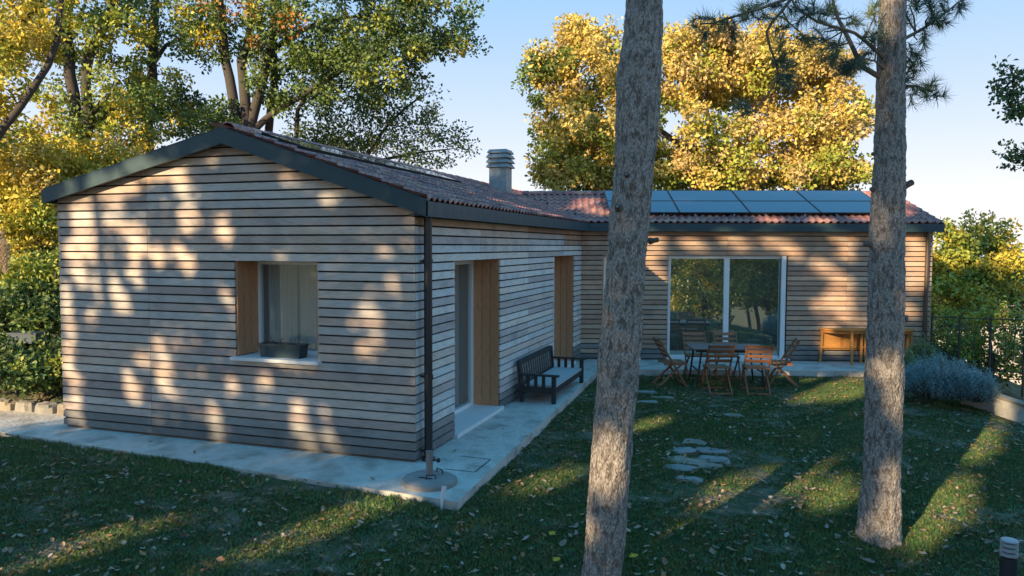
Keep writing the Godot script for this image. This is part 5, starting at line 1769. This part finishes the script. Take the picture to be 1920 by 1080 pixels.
func make_grove() -> void:
	# axes across the sunlight; gaps between the leaves let the sun through where it falls on walls and lawn
	e1 = Vector3.UP.cross(sun_way).normalized()
	e2 = sun_way.cross(e1).normalized()
	gaps = PackedFloat32Array([4.55, 2.17, 0.09, 0.17, 4.49, 1.58, 0.14, 0.15, 4.4, 1.37, 0.12, 0.08, 4.13, 2.1, 0.1, 0.12, 4.13, 1.97, 0.12, 0.07, 3.95, 2.4, 0.16, 0.1, 3.9, 2.21, 0.08, 0.12, 3.8, 2.09, 0.09, 0.09, 3.57, 1.97, 0.11, 0.16, 3.63, 1.86, 0.09, 0.09, 4.31, 2.32, 0.1, 0.13, 4.32, 2.13, 0.07, 0.13, 4.22, 1.69, 0.1, 0.12, 4.06, 1.76, 0.08, 0.09, 3.63, 1.66, 0.06, 0.16, 3.58, 1.49, 0.08, 0.14, 4.13, 1.4, 0.12, 0.08, 3.97, 1.18, 0.18, 0.15, 4.24, 1.32, 0.13, 0.1, 3.93, 1.4, 0.09, 0.09, 3.81, 1.12, 0.13, 0.09, 4.28, 0.92, 0.09, 0.12, 4.67, 1.08, 0.08, 0.2, 4.65, 0.86, 0.07, 0.17, 4.66, 0.63, 0.07, 0.14, 4.7, 0.29, 0.08, 0.27, 4.59, 0.1, 0.13, 0.14, 2.86, 2.54, 0.09, 0.06, 2.84, 2.4, 0.1, 0.1, 2.79, 2.24, 0.15, 0.09, 2.33, 2.33, 0.05, 0.06, 2.34, 2.13, 0.12, 0.09, 2.82, 1.76, 0.15, 0.11, 2.86, 1.67, 0.09, 0.1, 3.26, 1.77, 0.08, 0.14, 2.95, 1.95, 0.05, 0.06, 2.39, 1.54, 0.05, 0.06, 2.24, 1.38, 0.04, 0.16, 3.29, 0.8, 0.09, 0.08, 3.24, 0.53, 0.11, 0.14, 3.2, 0.39, 0.09, 0.13, 3.56, 0.5, 0.09, 0.09, 3.78, 0.24, 0.11, 0.11, 1.6, 1.98, 0.11, 0.04, 0.92, 2.71, 0.07, 0.06, 2.22, 0.47, 0.06, 0.06, 1.83, 0.56, 0.06, 0.05, 3.7, 0.08, 0.14, 0.14, 4.47, -0.42, 0.06, 0.09, 4.63, -0.29, 0.14, 0.17, 2.45, 0.07, 0.05, 0.06, 2.58, -0.05, 0.07, 0.05, 2.42, -0.18, 0.07, 0.11, 1.35, 0.3, 0.08, 0.12, 1.38, 0.13, 0.12, 0.11, 1.27, -0.05, 0.12, 0.09, 1.02, 0.24, 0.07, 0.12, 1, 0.1, 0.08, 0.12, 0.92, -0.04, 0.06, 0.09, 2.22, 0.37, 0.06, 0.06, 1.84, 0.37, 0.04, 0.09, 3.17, 0.22, 0.06, 0.06, 2.9, 2.75, 0.09, 0.16, 2.46, 2.99, 0.05, 0.09, 1.49, 2.91, 0.07, 0.05, 3.68, 2.6, 0.11, 0.08, 0.22, 1.89, 0.09, 0.1, 0.2, 1.74, 0.08, 0.06, 0.49, 1.56, 0.11, 0.09, 0.43, 1.42, 0.08, 0.06, 0.39, 1.21, 0.07, 0.05, 0.62, 1.1, 0.05, 0.09, 0.76, 1.99, 0.04, 0.04, 0.47, 1.78, 0.05, 0.04, 0.69, 1.4, 0.05, 0.04, 4.47, 1.91, 0.09, 0.11, 4.34, 1.86, 0.08, 0.08, 4.6, 1.76, 0.05, 0.11, -0.65, 5.21, 0.16, 0.15, -1.15, 5, 0.21, 0.15, -1.54, 5.31, 0.16, 0.11, -1.49, 4.79, 0.18, 0.15, -1.43, 4.5, 0.23, 0.15, -1.5, 4.25, 0.27, 0.15, -1.71, 4.05, 0.18, 0.15, -1.14, 4.21, 0.13, 0.13, -1.49, 5.62, 0.27, 0.09, -2.62, 5.41, 0.2, 0.32, -2.63, 5.02, 0.18, 0.21, -2.61, 5.87, 0.2, 0.21, -2.56, 4.46, 0.16, 0.13, 1.64, 4.86, 0.2, 0.21, 1.77, 4.56, 0.12, 0.27, 1.54, 4.18, 0.09, 0.21, 1.01, 5, 0.27, 0.11, 0.3, 5.19, 0.27, 0.11, -0.32, 5.3, 0.27, 0.11, -1.34, 3.42, 0.21, 0.13, -1.78, 3.53, 0.16, 0.15, -1.33, 3.75, 0.12, 0.15, -2.89, 5.4, 0.09, 0.43, -2.49, 3.8, 0.09, 0.17, 0.5, -1.02, 0.26, 0.21, -0.72, -0.68, 0.21, 0.25, -0.68, -0.39, 0.21, 0.22, -1.35, 0.1, 0.24, 0.18, -0.91, 0.99, 0.2, 0.17, -3.07, 0.46, 0.31, 0.22, -2.97, 0.34, 0.23, 0.14, -3.84, 0.55, 0.24, 0.19, -4.79, 0.61, 0.25, 0.42, -4.74, 1.54, 0.2, 0.4, -1.93, 1.96, 0.3, 0.14, -2.34, 2.36, 0.45, 0.44, -4.72, 2.24, 0.1, 0.32, -3.12, -0.05, 0.11, 0.06, -3.44, 0.61, 0.07, 0.3, -3.41, 0.43, 0.06, 0.2, -4.33, 4.72, 0.13, 0.35, -4.37, 4.13, 0.03, 0.03, -4.43, 1.67, 0.02, 0.1, -4.41, 0.42, 0.03, 0.05, -4.4, 3.78, 0.02, 0.1, 4.39, 5.07, 0.08, 0.02, 4.65, 5.32, 0.08, 0.02, 4.92, 5.57, 0.08, 0.02, 2.29, 3.92, 0.08, 0.02, 1.72, 3.98, 0.08, 0.02, 1.96, 4.26, 0.08, 0.02, 2.18, 4.5, 0.08, 0.02, 2.42, 4.71, 0.08, 0.02, 4.28, 5.69, 0.05, 0.1, -1.17, 2.52, 0.16, 0.1, -1.49, 2.46, 0.14, 0.14, 4.23, 2.47, 0.25, 0.1, 3.82, 2.6, 0.25, 0.1, 3.27, 2.81, 0.25, 0.1, 3.52, 5.87, 0.25, 0.12, 3.3, 5.57, 0.25, 0.12, 2.82, 5.4, 0.25, 0.12, 2.08, 5.36, 0.25, 0.12, -2.29, 6.53, 0.25, 0.12, -1.95, 6.94, 0.25, 0.12, 1.64, 6.14, 0.25, 0.12, -0.28, 5.74, 0.25, 0.12, -1.11, 5.89, 0.25, 0.12, -1.81, 6.15, 0.25, 0.12])
	for k in range(0, gaps.size(), 4):
		gaps[k + 2] += 0.055
		gaps[k + 3] += 0.055
	for k in range(0, gaps.size(), 4):
		for i in range(int(floor((gaps[k] - gaps[k + 2]) * 2.0)), int(floor((gaps[k] + gaps[k + 2]) * 2.0)) + 1):
			for j in range(int(floor((gaps[k + 1] - gaps[k + 3]) * 2.0)), int(floor((gaps[k + 1] + gaps[k + 3]) * 2.0)) + 1):
				var key := Vector2i(i, j)
				if not bins.has(key): bins[key] = []
				bins[key].append(k)
	var pal := [[3, Vector3(0.34, 0.33, 0.06)], [3, Vector3(0.18, 0.24, 0.05)], [2, Vector3(0.48, 0.40, 0.07)], [1, Vector3(0.10, 0.15, 0.05)]]
	# trunks of the grove; each cluster of leaves goes to the nearest tree
	var feet := [Vector3(-11.0, 0, 18.2), Vector3(-8.0, 0, 20.0), Vector3(-4.8, 0, 18.0), Vector3(-1.6, 0, 19.8), Vector3(1.4, 0, 18.4)]
	var share := [[], [], [], [], []]
	var count := 0
	while count < 1700:
		var a := rf(-8.4, 5.05)
		var b := rf(-1.9, 7.5)
		# uneven upper edge
		if b > 6.75 + 0.7 * noise.get_noise_1d(a * 0.6): continue
		var p := e1 * a + e2 * b - sun_way * rf(18.0, 22.0)
		var best := 0
		for k in feet.size():
			if absf(feet[k].x - p.x) < absf(feet[best].x - p.x): best = k
		share[best].append(p)
		count += 1
	var where := ["behind the photographer towards the sun, farthest from the lawn", "behind the photographer, second from the sun's end", "behind the photographer in the middle of the grove", "behind the photographer, second from the lawn's end", "behind the photographer nearest the lawn's end"]
	for k in feet.size():
		var f := on_ground(feet[k].x, feet[k].z)
		var blobs := []
		for p in share[k]: blobs.append([p, Vector3(0.05, 0.05, 0.05), 1, pal])
		var mid := f + Vector3(rf(-0.3, 0.3), 5.5, 0)
		tree("grove_tree", "leafy tree of the shading grove " + where[k], "tree", "grove behind the photographer",
			[[[f, f + Vector3(0.1, 3, 0), mid, mid + Vector3(rf(-0.4, 0.4), 4, rf(-0.5, 0.5)), mid + Vector3(rf(-0.4, 0.4), 6.6, rf(-0.5, 0.5))], 0.2, 0.04]], blobs, 0.16, 105, 0.50, 0.35, true)
	# lower trees across the garden that the wing's panes mirror
	var k := 0
	for q in [[10.0, 5.2], [11.6, 7.6], [13.4, 5.6], [13.8, 9.8], [15.6, 7.6], [11.2, 11.4], [16.6, 11.6], [18.4, 8.4], [14.2, 13.6], [20.0, 13.0], [19.4, 17.0], [15.6, 17.6]]:
		var f := on_ground(q[0], q[1])
		var h := 2.4 - f.y
		k += 1
		tree("slope_tree", "leafy tree mirrored in the sliding door, standing " + ["before all others", "behind the first", "lower than the first", "amid the clump", "low beside the clump", "high on the slope", "behind the clump", "lowest of the near ones", "far behind the clump", "far down the slope", "farthest and lowest", "farthest and highest"][k - 1], "tree", "trees opposite the wing",
			[[[f, f + Vector3(0.1, h * 0.3, 0), f + Vector3(-0.2, h * 0.7, 0.2), f + Vector3(0, h + 0.8, 0)], 0.14, 0.04]],
			[[f + Vector3(0, h - 1.9, 0), Vector3(1.7, 1.3, 1.4), 50, pal], [f + Vector3(0.2, h - 0.2, 0), Vector3(1.5, 1.2, 1.3), 40, pal]], 0.17, 60, 0.42)

# ---------------------------------------------------------------- turf
func make_grass() -> void:
	var tuft := Shape.new()
	for k in 15:
		var a := rf(0, TAU)
		var p := Vector3(cos(a), 0, sin(a)) * rf(0.0, 0.05)
		var d := Vector3(rf(-0.6, 0.6), 1.0, rf(-0.6, 0.6)).normalized() * rf(0.5, 1.0)
		var sd := Vector3(cos(a + 1.6), 0, sin(a + 1.6)) * 0.003
		var j := rf(0.75, 1.3)
		tuft.tint = Color(j, j, j)
		var hgt := 0.048
		var q := p + d * hgt * 0.55
		var r := p + d * hgt + Vector3(d.x, -0.15, d.z) * hgt * 0.5
		var nn := (d.cross(sd).normalized() + Vector3(0, 0.8, 0)).normalized()
		var i := tuft.v.size()
		tuft.vert(p - sd, nn); tuft.vert(p + sd, nn); tuft.vert(q + sd * 0.8, nn); tuft.vert(q - sd * 0.8, nn); tuft.vert(r, nn)
		tuft.idx.append_array([i, i + 1, i + 2, i, i + 2, i + 3, i + 3, i + 2, i + 4])
	var buf := PackedFloat32Array()
	var count := 0
	var inv := look.inverse()
	var cols := [Vector3(0.085, 0.195, 0.055), Vector3(0.115, 0.22, 0.055), Vector3(0.06, 0.155, 0.055), Vector3(0.18, 0.215, 0.06)]
	var straw := Vector3(0.36, 0.28, 0.14)
	while count < 95000:
		var z := 6.2 - 14.6 * pow(rng.randf(), 1.25)
		var x := rf(-9.0, 9.5)
		var v := inv * (Vector3(x, -0.1, z) - eye)
		if v.z > -1.5: continue
		var sx := -v.x / v.z
		if absf(sx) > 0.85 or -v.y / v.z < -0.5: continue
		if Geometry2D.is_point_in_polygon(Vector2(x, z), apron): continue
		if x < 0.1 and z < 0.0: continue
		var w := Vector3(x, 0, z) - inner
		if w.dot(deep) > -1.2: continue
		var bald := noise.get_noise_2d(x * 0.55 + 11.0, z * 0.55) + 0.55 * noise.get_noise_2d(x * 1.9, z * 1.9 + 30.0)
		if bald > 0.02 and rng.randf() < 0.45 + 1.1 * bald: continue
		var c: Vector3 = cols[rng.randi() % 4] * rf(0.75, 1.25)
		if rng.randf() < 0.14 + 0.5 * clampf(bald + 0.15, 0.0, 1.0): c = c.lerp(straw, rf(0.4, 1.0))
		var edge := 1.0
		if z > edge_z(x) and z < edge_z(x) + 0.35 and x < 0.7: edge = 1.7
		var s := rf(0.55, 1.25) * edge * (0.8 + 0.5 * clampf(0.3 - bald, 0.0, 1.0))
		var b := Basis(Vector3.UP, rf(0, TAU)) * Basis.from_scale(Vector3(1.1, s, 1.1))
		var y := ground_y(x, z) - 0.004
		buf.append_array([b.x.x, b.y.x, b.z.x, x, b.x.y, b.y.y, b.z.y, y, b.x.z, b.y.z, b.z.z, z, c.x, c.y, c.z, 1.0])
		count += 1
	var mm := MultiMesh.new()
	mm.transform_format = MultiMesh.TRANSFORM_3D
	mm.use_colors = true
	mm.mesh = tuft.mesh(M.blade)
	mm.instance_count = count
	mm.buffer = buf
	var g := MultiMeshInstance3D.new()
	g.name = "grass"
	g.multimesh = mm
	add_child(g)
	tag(g, "patchy short lawn grass round the house", "grass", "", "stuff")
